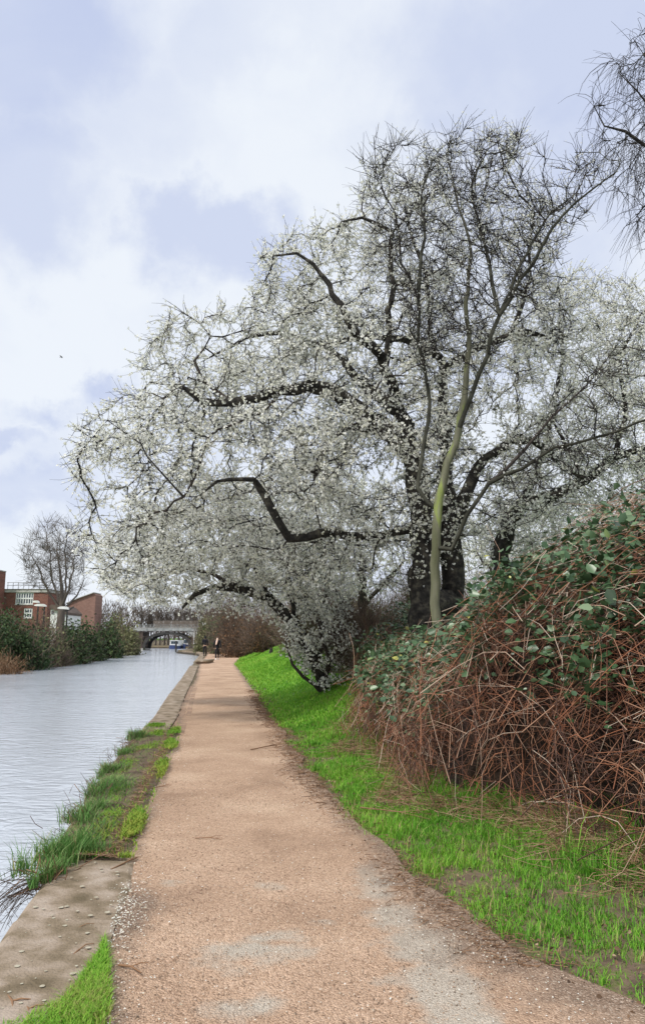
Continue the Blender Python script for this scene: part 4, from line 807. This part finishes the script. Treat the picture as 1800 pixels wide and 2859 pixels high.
# ------------------------------------------------------------------ buildings
def build_house():
    Y = 92.; X = lambda px: float(P(px, 1780, Y)[0]); Z = lambda py: float(P(80, py, Y)[2])
    r = empty('brick_building', (X(60), Y, .9)); tagp(r, 'flat roofed red brick building with white windows across the canal', 'building')
    W = lambda mb, n, m, **k: world_child(mb.build(n, m, **k), r)
    x0, x1 = X(-60), X(128)
    W(MB().box(x0, X(37), Y, Y+.4, .2, Z(1654)).box(X(87), x1, Y, Y+.4, .2, Z(1654)).box(X(37), X(87), Y, Y+.4, Z(1698), Z(1688)).box(X(37), X(62), Y, Y+.4, .2, Z(1698)).box(X(62), X(87), Y, Y+.4, .2, Z(1726)).box(x0, x1, Y+.4, Y+4, .2, Z(1654)), 'wall', M['brick'])
    W(MB().box(x0-.1, x1+.15, Y-.12, Y+4.1, Z(1654)+.003, Z(1646)), 'fascia', M['concrete'])
    W(MB().box(x0-.2, x1+.25, Y-.2, Y+4.2, Z(1646)+.003, Z(1644.6)), 'roof', M['slate'])
    def window(a, b, c, d, nx, ny):
        f = MB(); f.box(X(a), X(b), Y+.05, Y+.12, Z(c)-.1, Z(c)).box(X(a), X(b), Y+.05, Y+.12, Z(d), Z(d)+.1).box(X(a), X(a)+.1, Y+.05, Y+.12, Z(d)+.1, Z(c)-.1).box(X(b)-.1, X(b), Y+.05, Y+.12, Z(d)+.1, Z(c)-.1)
        fo = W(f, 'window', M['white'])
        for i in range(1, nx): xx = X(a)+(X(b)-X(a))*i/nx; q = MB().box(xx-.05, xx+.05, Y+.04, Y+.11, Z(d)+.1, Z(c)-.1).build('glazing_bar', M['white']); q.parent = fo; q.matrix_parent_inverse = Matrix.Identity(4)
        for i in range(1, ny): zz = Z(d)+(Z(c)-Z(d))*i/ny; q = MB().box(X(a)+.1, X(b)-.1, Y+.03, Y+.10, zz-.08, zz+.08).build('transom', M['white']); q.parent = fo
        for i in range(nx):
            for j in range(ny):
                xa = X(a)+(X(b)-X(a))*i/nx; xb = X(a)+(X(b)-X(a))*(i+1)/nx; za = Z(d)+(Z(c)-Z(d))*j/ny; zb = Z(d)+(Z(c)-Z(d))*(j+1)/ny
                q = MB().box(xa+.02, xb-.02, Y+.125, Y+.14, za+.02, zb-.02).build('pane', M['glass']); q.parent = fo
        W(MB().box(X(a)-.05, X(b)+.05, Y-.06, Y+.05, Z(d)-.1, Z(d)-.004), 'sill', M['concrete'])
    window(37, 87, 1654.5, 1687, 7, 2); window(63, 86, 1699, 1725, 3, 2)
    for zz in (1625, 1633): W(MB().box(X(2), X(125), Y+.9, Y+.94, Z(zz)-.03, Z(zz)+.03), 'roof_rail', M['girder'])
    for px in range(3, 126, 15): W(MB().box(X(px), X(px)+.05, Y+.95, Y+1.0, Z(1645), Z(1624)), 'rail_post', M['girder'])
    r = empty('brick_tower_block', (X(-50), Y-3, .9)); tagp(r, 'taller dark brick block cut off by the left edge of the photo', 'building')
    X3 = lambda px: float(P(px-26, 1780, Y-3)[0]); Z3 = lambda py: float(P(2, py, Y-3)[2])
    W(MB().box(X3(-90), X3(3.5), Y-3, Y-.3, .2, Z3(1592)), 'wall', M['brick']); W(MB().box(X3(-91), X3(4.5), Y-3.15, Y-.25, Z3(1592)+.003, Z3(1589)), 'coping', M['concrete'])
    W(MB().box(X3(-6), X3(2.2), Y-3.06, Y-3.004, Z3(1688), Z3(1640)), 'window', M['white'])
    # gable
    Y2 = 96.; X = lambda px: float(P(px, 1780, Y2)[0]); Z = lambda py: float(P(230, py, Y2)[2])
    r = empty('gabled_brick_house', (X(225), Y2, .9)); tagp(r, 'plain red brick gable with a sloping roofline beside the bare tree across the canal', 'house')
    pts = [(X(183), .2), (X(262), .2), (X(262), Z(1661)), (X(256), Z(1656)), (X(213), Z(1672)), (X(183), Z(1686))]
    W(MB().prism(pts, Y2, Y2+3), 'wall', M['brick_pale'])
    ro2 = [(x, z) for x, z in [(X(181), Z(1687)+.05), (X(213), Z(1672)+.02), (X(257), Z(1656)+.02), (X(257), Z(1653.5)), (X(213), Z(1669.5)), (X(181), Z(1683.5))]]
    W(MB().prism(ro2, Y2-.25, Y2+3.2), 'roof', M['concrete'])
    Y3 = 84.; X = lambda px: float(P(px, 1780, Y3)[0]); Z = lambda py: float(P(160, py, Y3)[2])
    r = empty('white_house', (X(160), Y3, .9)); tagp(r, 'small white rendered house with a brown sloping roof behind the bare tree', 'house')
    W(MB().prism([(X(138), .2), (X(183), .2), (X(183), Z(1716)), (X(160), Z(1706)), (X(138), Z(1699))], Y3, Y3+5), 'wall', M['white'])
    W(MB().prism([(X(136), Z(1699)), (X(160), Z(1705.5)), (X(185), Z(1717)), (X(185), Z(1710)), (X(165), Z(1692)), (X(140), Z(1688)), (X(136), Z(1692))], Y3-.3, Y3+5.2), 'roof', M['slate'])
    W(MB().box(X(140), X(147), Y3-.05, Y3-.004, Z(1715), Z(1706)), 'window', M['glass'])
build_house()
def lamp(px, top, base, Y, label, d=1):
    z1 = float(P(px, top, Y)[2]); x = float(P(px, 1780, Y)[0]); z0 = float(zg(x, Y)); r = empty('street_lamp', (x, Y, z0)); tagp(r, label, 'street lamp', 'street lamps across the canal')
    MB().bar((0, 0, -.1), (0, 0, z1-z0), .10, 8, .07).build('post', M['iron'], r)
    MB().loft([[(d*a, -s, z1-z0+b), (d*a, s, z1-z0+b), (d*a, s, z1-z0+c), (d*a, -s, z1-z0+c)] for a, s, b, c in ((.12, .12, .0, .12), (-.1, .16, .02, .24), (-.5, .14, .05, .24), (-.75, .06, .08, .16))]).build('lamp_head', M['white'], r)
lamp(120, 1694, 1735, 66, 'street lamp with flat white head in front of the brick building', 1.2)
lamp(102, 1684, 1735, 72, 'leftmost of the three street lamps, a dark post before the brick wall', .7)
lamp(184, 1702, 1755, 60, 'street lamp right of the trunk of the bare tree across the canal', 1)
# ------------------------------------------------------------------ people
def skin_obj(name, verts, edges, m, parent, root=0, sub=2):
    me = bpy.data.meshes.new(name); me.from_pydata([v[:3] for v in verts], edges, []); o = link(name, me, m, parent)
    sm = o.modifiers.new('skin', 'SKIN'); sm.use_smooth_shade = True
    for i, v in enumerate(verts):
        s = me.skin_vertices[0].data[i]; r_ = v[3]; s.radius = (r_, v[4] if len(v) > 4 else r_); s.use_root = (i == root)
    ss = o.modifiers.new('subsurf', 'SUBSURF'); ss.levels = sub; ss.render_levels = sub
    return o
def person(loc, rz, label, h, stride, coat, pale):
    r = empty('person', loc, rz); tagp(r, label, 'person'); k = h/1.75
    def hand(side, w_, dr):
        v = []; e = []
        return v, e
    V = [(0, 0, .95, .13, .09), (0, 0, 1.12, .115, .085), (0, -.01, 1.32, .15, .10), (0, 0, 1.46, .09, .07), (0, .01, 1.53, .052), (0, .015, 1.59, .07, .08), (0, .02, 1.68, .078, .095), (0, .015, 1.74, .05, .06)]
    E = [(i, i+1) for i in range(7)]
    def chain(start, pts):
        p = start
        for q in pts: V.append(q); E.append((p, len(V)-1)); p = len(V)-1
        return p
    for s in (-1, 1):
        st = stride*s
        chain(0, [(.09*s, 0, .88, .088), (.095*s, st*.5, .5, .056), (.09*s, st*.75-.1*(st < 0), .1, .036), (.09*s, st*.75+.02-.1*(st < 0), .045, .034), (.095*s, st*.75+.17-.1*(st < 0), .03, .03)])
        w_ = chain(3, [(.17*s, 0, 1.42, .06), (.235*s, -.03-st*.2, 1.16, .042), (.24*s, .06-st*.5, .93, .027)])
        wx, wy = .24*s, .06-st*.5
        hp = chain(w_, [(wx, wy+.01, .87, .026)])
        for f, (fx, fl) in enumerate([(-.024, .06), (-.008, .07), (.008, .066), (.024, .052)]):
            chain(hp, [(wx+.004*s, wy+.01+fx, .83, .009), (wx-.002*s, wy+.015+fx, .83-fl*.55, .008), (wx-.015*s, wy+.02+fx, .83-fl, .0065)])
        chain(w_, [(wx-.01*s, wy+.04, .875, .010), (wx-.014*s, wy+.055, .845, .008)])
    # face: nose and ears (the figure is seen from behind)
    chain(6, [(0, .115, 1.665, .014)])
    for s in (-1, 1): chain(6, [(.08*s, .01, 1.665, .015)])
    V = [tuple(c*k for c in v) for v in V]
    skin_obj('body', V, E, M['skin'], r)
    def cl(name, V, E, m): return skin_obj(name, [tuple(c*k for c in v) for v in V], E, m, r)
    T = [(0, 0, .98, .16, .115), (0, 0, .88, .155, .12)]; te = [(0, 1)]
    for s in (-1, 1):
        st = stride*s; b = len(T); T += [(.09*s, 0, .84, .105), (.095*s, st*.5, .5, .075), (.09*s, st*.75-.1*(st < 0), .12, .056)]; te += [(1, b), (b, b+1), (b+1, b+2)]
    cl('trousers', T, te, M['black_cloth'])
    J = [(0, 0, coat, .18, .13), (0, 0, 1.12, .155, .115), (0, -.01, 1.32, .19, .13), (0, 0, 1.45, .13, .10), (0, 0, 1.52, .08, .08)]; je = [(0, 1), (1, 2), (2, 3), (3, 4)]
    for s in (-1, 1):
        st = stride*s; b = len(J); J += [(.19*s, 0, 1.41, .085), (.25*s, -.03-st*.2, 1.16, .068), (.25*s, .055-st*.5, .95, .052), (.245*s, .06-st*.5, .90, .045)]; je += [(3, b), (b, b+1), (b+1, b+2), (b+2, b+3)]
    cl('jacket', J, je, M['black_cloth'])
    for s in (-1, 1):
        st = stride*s; y = st*.75-.1*(st < 0)
        sh = MB(); pr_ = [(-.07, .0, .045), (.0, .0, .05), (.12, .0, .045), (.2, .0, .03)]
        sh.loft([[((.09*s-w2)*k, (y+a)*k, .002), ((.09*s+w2)*k, (y+a)*k, .002), ((.09*s+w2*.9)*k, (y+a)*k, hh*k), ((.09*s-w2*.9)*k, (y+a)*k, hh*k)] for a, w2, hh in ((-.08, .035, .09), (-.02, .045, .12), (.08, .048, .08), (.18, .035, .045))])
        sh.build('shoe', M['white'] if pale else M['black_cloth'], r)
    if pale:
        cl('hair', [(0, -.02, 1.74, .07), (0, -.05, 1.68, .095), (0, -.10, 1.56, .07)], [(0, 1), (1, 2)], M['hair'])
        cl('scarf', [(.01, -.115, 1.68, .045), (-.02, -.17, 1.52, .075, .03), (-.05, -.20, 1.34, .085, .035), (-.09, -.19, 1.18, .07, .03), (-.10, -.17, 1.12, .03, .02)], [(0, 1), (1, 2), (2, 3), (3, 4)], M['pale_cloth'])
        MB().bar((.01*k, 0, .0), (0, 0, 0.001), .001).build('hair_tie', M['hair'], r) if False else None
    else:
        cl('hood', [(0, 0, 1.78, .05), (0, -.01, 1.70, .10), (0, -.03, 1.58, .10), (0, -.03, 1.5, .09)], [(0, 1), (1, 2), (2, 3)], M['black_cloth'])
    return r
g = G(606, 1842.5); person((g[0], g[1], .012), .1, 'person walking away in a long black coat with something pale hanging down the back', 1.70, .22, .80, True)
g = G(572, 1831.5); person((g[0], g[1], .012), .12, 'person in black hooded jacket and trousers walking on the left side of the path', 1.78, .06, .90, False)
# stump on the mound and a bird
sx = float(P(757, 1800, 44.)[0]); sz = float(zg(sx, 44.)); hh = 0.34
rr = [[(a*math.cos(t), a*math.sin(t), z) for t in np.arange(10)*2*PI/10] for a, z in ((.14, -.1), (.12, .05), (.105, .2), (.10, hh))]
o = MB().loft(rr).build('tree_stump', M['bark'], smooth=False); o.location = (sx, 44, sz); tagp(o, 'short dark stump standing on the grass mound', 'stump')
bp = P(172, 997, 70.); r = empty('bird', bp); tagp(r, 'small dark bird gliding in the sky at the left', 'bird')
MB().loft([[(x, s*math.cos(t), s*math.sin(t)) for t in np.arange(8)*PI/4] for x, s in ((-.2, .008), (-.1, .03), (0, .045), (.1, .035), (.15, .015))]).build('body', M['iron'], r)
for s in (-1, 1): MB().loft([[(-.05, 0, -.004), (.07, 0, -.004), (.07, 0, .012), (-.05, 0, .012)], [(-.04, s*.2, .06), (.04, s*.2, .06), (.04, s*.2, .07), (-.04, s*.2, .07)], [(-.09, s*.4, .03), (-.05, s*.4, .03), (-.05, s*.4, .034), (-.09, s*.4, .034)]]).build('wing', M['iron'], r)
# ------------------------------------------------------------------ grass
def cull(x, y, z, m=60):
    u, v = tocam(np.stack([x, y, z], 1)); return (u > -m) & (u < 1800+m) & (v < 2859+m*3)
def bankfoot_x(y): return np.interp(y, FR[::-1][np.argsort(FR[::-1, 1])][:, 1], FR[::-1][np.argsort(FR[::-1, 1])][:, 0])
def verge_near():
    N_ = 260000; y = 3+rng.random(N_)**1.25*15; f0 = bankfoot_x(y); d = rng.random(N_)*np.maximum(f0-PR(y)+.45, 1.2); x = PR(y)+d; k = cull(x, y, 0*x); x, y, d, f0 = x[k], y[k], d[k], f0[k]
    patch = -.3+.5*wav(x*2.3, y*2.3, 1.)+.45*wav(x*6, y*6, 1.)-1.5*np.exp(-(((x-2.78)/.16)**2+((y-4.95)/.22)**2))
    edge = -.14+.13*wav(y*3.1, x*2, 1.)+.07*wav(y*11, x*7, 1.); k = rng.random(len(x)) < np.clip(patch, .12, 1)*sst((d-edge)/.25)*(.25+.75*sst((f0-x+.2)/.3))*np.clip(.55+.08*y, 0, 1); x, y, d = x[k], y[k], d[k]
    # gather the blades into tufts
    nt_ = len(x)//26; ti = rng.integers(0, len(x), nt_); tx, ty = x[ti], y[ti]; b_ = rng.integers(0, nt_, len(x)); loose = rng.random(len(x)) < .4
    sp_ = rng.uniform(.012, .05, nt_); ox = rng.normal(size=len(x))*sp_[b_]; oy = rng.normal(size=len(x))*sp_[b_]; th_ = rng.lognormal(0, .38, nt_)
    x = np.where(loose, x, tx[b_]+ox); y = np.where(loose, y, ty[b_]+oy); d = x-PR(y); tone = np.where(loose, 0, rng.normal(0, .13, nt_)[b_]-.05)
    h = rng.uniform(.022, .06, len(x))*(1+.9*sst((d-.5)/1.0)*sst((9.5-y)/3))*(.75+.3*wav(x*4, y*4, 1.))*np.where(loose, .8, th_[b_]*1.1); B = np.stack([x, y, zg(x, y)-.003], 1); w_ = rng.uniform(.0016, .0032, len(x))*(1+.10*np.maximum(y-6, 0))
    rn = np.clip(tone+.40+.15*wav(x*3, y*3, 1.)+rng.normal(0, .15, len(x))+(rng.random(len(x)) < .06)*.6+.25*np.clip(1-d/.5, 0, 1)*rng.random(len(x)), 0, 1)
    tagp(link('verge_grass', blades(B, h, w_, rng.uniform(.2, 1.0, len(x)), 'grass', rn), M['grass']), 'bright green grass on the verge between path and brambles', 'grass', kind='stuff')
verge_near()
def mound_grass():
    N_ = 120000; y = 14+rng.random(N_)**1.4*75; d = rng.random(N_)*7; x = PR(y)+d; u, v = tocam(np.stack([x, y, zg(x, y)], 1)); k = (u < 1080) & (rng.random(N_) < np.clip((d-.05)/.25, 0, 1))
    x, y, d = x[k], y[k], d[k]; h = rng.uniform(.03, .07, len(x))*(1+y/60); w_ = .0042+.0005*y
    rn = np.clip(.55+.13*wav(x*1.1, y*.8, 1.)+rng.normal(0, .14, len(x)), 0, .93)
    tagp(link('mound_grass', blades(np.stack([x, y, zg(x, y)-.005], 1), h, w_, rng.uniform(.2, .9, len(x)), 'grass', rn), M['grass']), 'short smooth bright grass on the sloping mound', 'grass', kind='stuff')
mound_grass()
def left_verge():
    # soil strip over the edge between slab and setts
    ys = np.arange(5.78, 13.1, .12); V = []; nc = 14
    for y in ys:
        x = np.linspace(XR(y)-.12, PL(y)+.1, nc); t = np.linspace(0, 1, nc); f = sst((y-5.78)/.25)*sst((13.1-y)/.6)
        z = .01+f*(.05*np.sin(np.clip(t*1.15, 0, 1)*PI)**.6)+.012*wav(x*9, y*9, 1.)*f; z[0] = -.12; z[-1] = -.02; V.append(np.stack([x, np.full(nc, y), z], 1))
    nr = len(V); V = np.concatenate(V); i = (np.arange(nr-1)[:, None]*nc+np.arange(nc-1)[None]).ravel()
    tagp(link('verge_soil', npmesh('verge', V, [np.stack([i, i+1, i+nc+1, i+nc], 1)], smooth=True), M['soil']), kind='structure')
    zt = lambda x, y: .035+.01*wav(x*9, y*9, 1.)
    # moss and short grass, in two broken stripes
    n = 80000; y = 5.75+rng.random(n)**1.3*8.5; t = rng.random(n)*1.1; x = XR(y)+t*(PL(y)-XR(y)+.06)
    g_ = np.maximum(np.exp(-((t-.34)/.2)**2), np.exp(-((t-.93)/.12)**2)*.95)*(-1.45+1.0*wav(x*7, y*3, 1.)+.7*wav(y*4, x*9, 1.)); k = rng.random(n) < np.clip(g_, .02, 1); x, y = x[k], y[k]
    rn = np.clip(.55+.2*wav(x*3, y*2, 1.)+rng.normal(0, .15, len(x)), 0, 1)
    tagp(link('verge_moss', blades(np.stack([x, y, zt(x, y)+.004], 1), rng.uniform(.015, .05, len(x)), rng.uniform(.003, .006, len(x)), rng.uniform(.4, 1.4, len(x)), 'moss', rn), M['moss']), 'yellow-green moss and low weeds along the canal edge', 'moss', kind='stuff')
    # grass patch beside the near slab
    n = 46000; y = rng.uniform(2.6, 4.75, n); a = XR(y)+.50-.30*sst((3.7-y)/.7); b = PL(y)+.05; x = a+(b-a)*rng.random(n); e = np.minimum((x-a)/.09, (b-x)/.07); k = (rng.random(n) < np.clip(e, 0, 1)*np.clip(.3+.5*wav(x*9, y*9, 1.), 0, 1)) & (y < 4.72-.0*x); x, y = x[k], y[k]
    rn = np.clip(.5+.2*wav(x*5, y*5, 1.)+rng.normal(0, .16, len(x)), 0, .97)
    tagp(link('slab_grass', blades(np.stack([x, y, .012+0*x], 1), rng.uniform(.02, .05, len(x)), rng.uniform(.0018, .0034, len(x)), rng.uniform(.3, 1.2, len(x)), 'grass', rn), M['grass']), 'patch of short grass between the near coping slab and the path', 'grass', kind='stuff')
    n = 5000; y = rng.uniform(2.6, 2.62, n)
    # straw litter on the strip
    n = 6000; y = 5.75+rng.random(n)**1.3*7.5; t = rng.random(n); x = XR(y)+t*(PL(y)-XR(y)); d = rdirs(n); d[:, 2] *= .15; L_ = rng.uniform(.02, .14, n)[:, None]; p = np.stack([x, y, zt(x, y)+.012], 1); Q = np.stack([p-d*L_/2, p+rng.normal(size=p.shape)*.005, p+d*L_/2], 1); Q[..., 2] = np.maximum(Q[..., 2], .03)
    tagp(link('verge_litter', batch_tubes(Q, np.full((n, 3), .0017), 3, rng.random(n), 'litter'), M['straw']), 'dry stalks and litter scattered on the canal edge strip', 'litter', kind='stuff')
    n = 17000; y = 5.8+rng.random(n)**1.2*8; x = XR(y)+.02+np.abs(rng.normal(0, .13, n)); k = rng.random(n) < np.clip(-1.45+.9*wav(y*2.3, x*3, 1.)+.5*wav(y*9, x*12, 1.), .03, 1); x, y = x[k], y[k]
    rn = np.clip(rng.beta(2, 2, len(x))*.8+.25*wav(y*3, x*2, 1.)-.15, 0, 1)
    tagp(link('edge_weeds', blades(np.stack([x, y, zt(x, y)-.02], 1), rng.uniform(.04, .13, len(x))*(.6+.4*wav(y*5, x, 1.)), rng.uniform(.0018, .0035, len(x)), rng.uniform(.3, 1.3, len(x)), 'weeds', rn), M['tussock']), 'mixed dull green and brown weeds fringing the water', 'weeds', kind='stuff')
    n = 700; y = 5.9+rng.random(n)**1.2*7; x = XR(y)+rng.normal(.08, .12, n); B = np.stack([x, y, zt(x, y)], 1); d = nrm(rdirs(n)+[-.3, 0, .6]); L_ = rng.uniform(.05, .2, n)[:, None]
    tagp(link('dead_stems', batch_tubes(np.stack([B, B+d*L_*.5, B+d*L_+rng.normal(size=B.shape)*.015], 1), np.full((n, 3), .0022)*[1.2, 1, .6], 3, rng.random(n)*.8, 'stems'), M['twig_brown']), 'dead brown stems sticking out of the weeds by the water', 'stems', kind='stuff')
    # tussocks
    for (px, py, s, lab) in [(112, 2400, 1.25, 'largest grass tussock hanging over the canal just beyond the near slab'), (200, 2290, 1.0, 'second green tussock from the near slab on the canal edge'), (255, 2215, .7, 'grey-green scrubby tussock halfway along the canal edge'), (300, 2160, .7, 'tussock with dead stalks beside the water'), (350, 2110, .6, 'small dry tussock near the far end of the weedy strip'), (385, 2065, 1.0, 'furthest tussock, dark green, at the end of the weedy strip'), (130, 2455, .45, 'small tuft at the corner of the near slab')]:
        g0 = G(px, py, .03); yy = g0[1]; xx = float(XR(yy))-.0; r = empty('grass_tussock', (xx, yy, .02)); tagp(r, lab, 'grass tussock', 'tussocks along the canal edge')
        n = int(650*s+200); cl_ = rng.normal(size=(7, 3))*[.07*s, .16*s, 0]; B = cl_[rng.integers(0, 7, n)]+rng.normal(size=(n, 3))*[.035*s, .05*s, 0]; h = rng.uniform(.05, .22, n)*(.5+.45*s); d_ = B.copy(); bl = blades(B, h, rng.uniform(.0018, .0032, n)*(1+.03*yy), rng.uniform(.2, 1.0, n), 'tussock', np.clip(rng.beta(2, 2.4, n)+.1, 0, 1))
        o = link('blades', bl, M['tussock'], r); o['kind'] = 'stuff'
        m_ = 26; B = rng.normal(size=(m_, 3))*[.09*s, .13*s, 0]; d = nrm(rdirs(m_)*.9+[-.25, 0, .55]); L_ = rng.uniform(.06, .2, m_)[:, None]*(.6+.5*s)
        o = link('dead_stalks', batch_tubes(np.stack([B, B+d*L_*.5, B+d*L_+rng.normal(size=B.shape)*.03], 1), np.full((m_, 3), .003), 4, rng.random(m_)*.6, 'stalks'), M['straw'], r); o['kind'] = 'stuff'
    # dead twigs hanging down over the water
    g0 = G(105, 2460, 0); r = empty('dead_plant', (float(XR(g0[1])), g0[1], -.02)); tagp(r, 'dead branching stems drooping from the bank into the water', 'dead plant'); n = 34
    B = rng.normal(size=(n, 3))*[.03, .09, .02]; d = nrm(np.stack([rng.uniform(-1, -.5, n), rng.normal(-.45, .35, n), rng.uniform(-.1, .5, n)], 1)); Q = [B]
    for k in range(5): Q.append(Q[-1]+d*rng.uniform(.05, .11, (n, 1))); d = nrm(d+[0, -.05, -.32]+rng.normal(size=(n, 3))*.12)
    o = link('stems', batch_tubes(np.stack(Q, 1), np.linspace(.0032, .0015, 6)[None]*np.ones((n, 1)), 4, rng.random(n)*.35, 'stems'), M['twig_brown'], r)
    Q = np.stack(Q, 1); m_ = 160; i = rng.integers(0, n, m_); j = rng.integers(1, 6, m_); B = Q[i, j]; d = nrm(rdirs(m_)+[-.4, 0, -.2]); L_ = rng.uniform(.03, .10, m_)[:, None]
    o = link('side_twigs', batch_tubes(np.stack([B, B+d*L_*.5, B+d*L_+[0, 0, -.01]], 1), np.full((m_, 3), .0012), 3, rng.random(m_)*.4, 'side'), M['twig_brown'], r); o['kind'] = 'stuff'
left_verge()
# ------------------------------------------------------------------ small things on the ground
def scatter():
    n = 2600; y = 3+rng.random(n)**1.6*10; x = PL(y)+rng.random(n)*(PR(y)-PL(y)); e = rng.random(n) < .55; x = np.where(e, np.where(rng.random(n) < .5, PL(y)+np.abs(rng.normal(0, .16, n)), PR(y)-np.abs(rng.normal(-.05, .22, n))), x)
    tagp(link('fallen_petals', polys(np.stack([x, y, .022+rng.random(n)*.004], 1), rng.uniform(.003, .0065, n), 5, 'petals', rng.random(n), .7, normal=np.stack([rng.normal(0, .3, n), rng.normal(0, .3, n), np.ones(n)], 1)), M['petal']), 'tiny white petals fallen on the path', 'petals', kind='stuff')
    n = 420; y = rng.normal(4.75, .32, n); x = PL(y)+.13+np.abs(rng.normal(0, .10, n))-.05
    tagp(link('petal_drift', polys(np.stack([x, y, .024+rng.random(n)*.006], 1), rng.uniform(.004, .008, n), 5, 'petals', rng.random(n), .7, normal=np.stack([rng.normal(0, .3, n), rng.normal(0, .3, n), np.ones(n)], 1)), M['petal']), 'drift of white petals on dark soil beside the near slab', 'petals', kind='stuff')
    # grit: small loose stones
    n = 9000; y = 2.9+rng.random(n)**1.5*6; x = PL(y)+rng.random(n)*(PR(y)-PL(y)+.1); s = rng.uniform(.002, .0048, n); o6 = np.array([(1, 0, 0), (0, 1, 0), (-1, 0, 0), (0, -1, 0), (0, 0, .7), (0, 0, -.5)])
    V = np.stack([x, y, .014+.008*wav(x, y, 1.5)*0+s*.3], 1)[:, None, :]+o6[None]*s[:, None, None]*(1+.5*rng.random((n, 6, 3))); b = np.arange(n)[:, None, None]*6
    f = (b+np.array([(0, 1, 4), (1, 2, 4), (2, 3, 4), (3, 0, 4), (1, 0, 5), (2, 1, 5), (3, 2, 5), (0, 3, 5)])[None]).reshape(-1, 3)
    me = npmesh('grit', V.reshape(-1, 3), [f], np.repeat(rng.random(n), 6)); M['grit'] = mat('grit', [(0, (.12, .085, .06)), (.5, (.42, .29, .2)), (1, (.62, .52, .42))], .9, attr='rnd')
    tagp(link('loose_grit', me, M['grit']), 'loose gravel grains on the path surface', 'gravel', kind='stuff')
    for (a, b, c, d, rad, lab) in [(332, 2690, 395, 2712, .006, 'reddish twig lying on the path near the grass patch'), (310, 2425, 384, 2392, .006, 'brown twig at the path edge beyond the near slab'), (15, 2770, 38, 2832, .008, 'brown twig on the near slab at the bottom left'), (70, 2800, 80, 2840, .006, 'small curved twig on the near slab'), (185, 2592, 245, 2590, .004, 'thin straight twig lying across the slab'), (1005, 2262, 1200, 2310, .006, 'long pale stem lying in the verge grass'), (1630, 2435, 1680, 2460, .007, 'short dark stick lying in the long grass'), (545, 2337, 620, 2340, .004, 'thin twig in the middle of the path'), (700, 2092, 780, 2078, .008, 'stick on the right edge of the path before the mound'), (415, 2200, 478, 2192, .005, 'thin stick near the mossy strip'), (200, 2668, 232, 2642, .006, 'dark twig at the top of the grass patch')]:
        p0 = G(a, b, .03); p1 = G(c, d, .03); z_ = lambda q: max(float(zg(q[0], q[1])), .01)+rad+.008+(.03 if a > 1000 else 0); m_ = (p0+p1)/2+np.array([.02, .02, 0])*np.linalg.norm(p1-p0)*2
        Q = np.array([[*p0[:2], z_(p0)], [*m_[:2], z_(m_)+.008], [*p1[:2], z_(p1)]]); n3 = (p1-p0)*.3; br_ = np.array([Q[1], Q[1]+n3*.5+[.02, .03, .01], Q[1]+n3*.7+[.05, .06, .0]])
        root = Q[1].copy(); Qa = np.stack([Q-root, br_-root]); o = link('fallen_twig', batch_tubes(Qa, np.array([[1, .85, .5], [.6, .5, .3]])*rad, 5, np.array([.4, .5]), 'twig'), M['straw'] if a < 1100 else M['twig_brown']); o.location = tuple(root); tagp(o, lab, 'twig', 'twigs fallen on the ground')
scatter()
n = 2400; y = 3.4+rng.random(n)**1.3*14; f0 = bankfoot_x(y); x = PR(y)+rng.random(n)**.9*(f0-PR(y)+.2); M['dead_leaf'] = mat('dead_leaf', [(0, (.06, .035, .02)), (.7, (.20, .12, .07)), (1, (.36, .25, .17))], .8, attr='rnd')
tagp(link('dead_leaves', leaves(np.stack([x, y, zg(x, y)+.022+rng.random(n)*.02], 1), rng.uniform(.010, .028, n), 'dead_leaves', rng.random(n)), M['dead_leaf']), 'brown dead leaves lying among the verge grass', 'dead leaves', kind='stuff')
# litter of twigs and dry leaves at the path's right edge
n = 4200; y = 4+rng.random(n)**1.2*20; x = PR(y)+rng.normal(.08, .13, n); p = np.stack([x, y, np.maximum(zg(x, y), 0)+.018], 1); d = rdirs(n); d[:, 2] *= .12; L_ = rng.uniform(.015, .09, n)[:, None]*(1+y[:, None]*.03)
tagp(link('edge_litter', batch_tubes(np.stack([p-d*L_/2, p+rng.normal(size=p.shape)*.004, p+d*L_/2], 1), np.full((n, 3), .0016)*(1+.06*y[:, None]), 3, rng.random(n)*.7, 'litter'), M['straw']), 'brown twig and leaf litter along the right edge of the path', 'litter', kind='stuff')
tt = 0
for o in sc.objects:
    if o.type == 'MESH': tt += sum(len(p_.vertices)-2 for p_ in o.data.polygons) if len(o.data.polygons) < 2000 else len(o.data.loops)-2*len(o.data.polygons)
print('TRIS', tt)
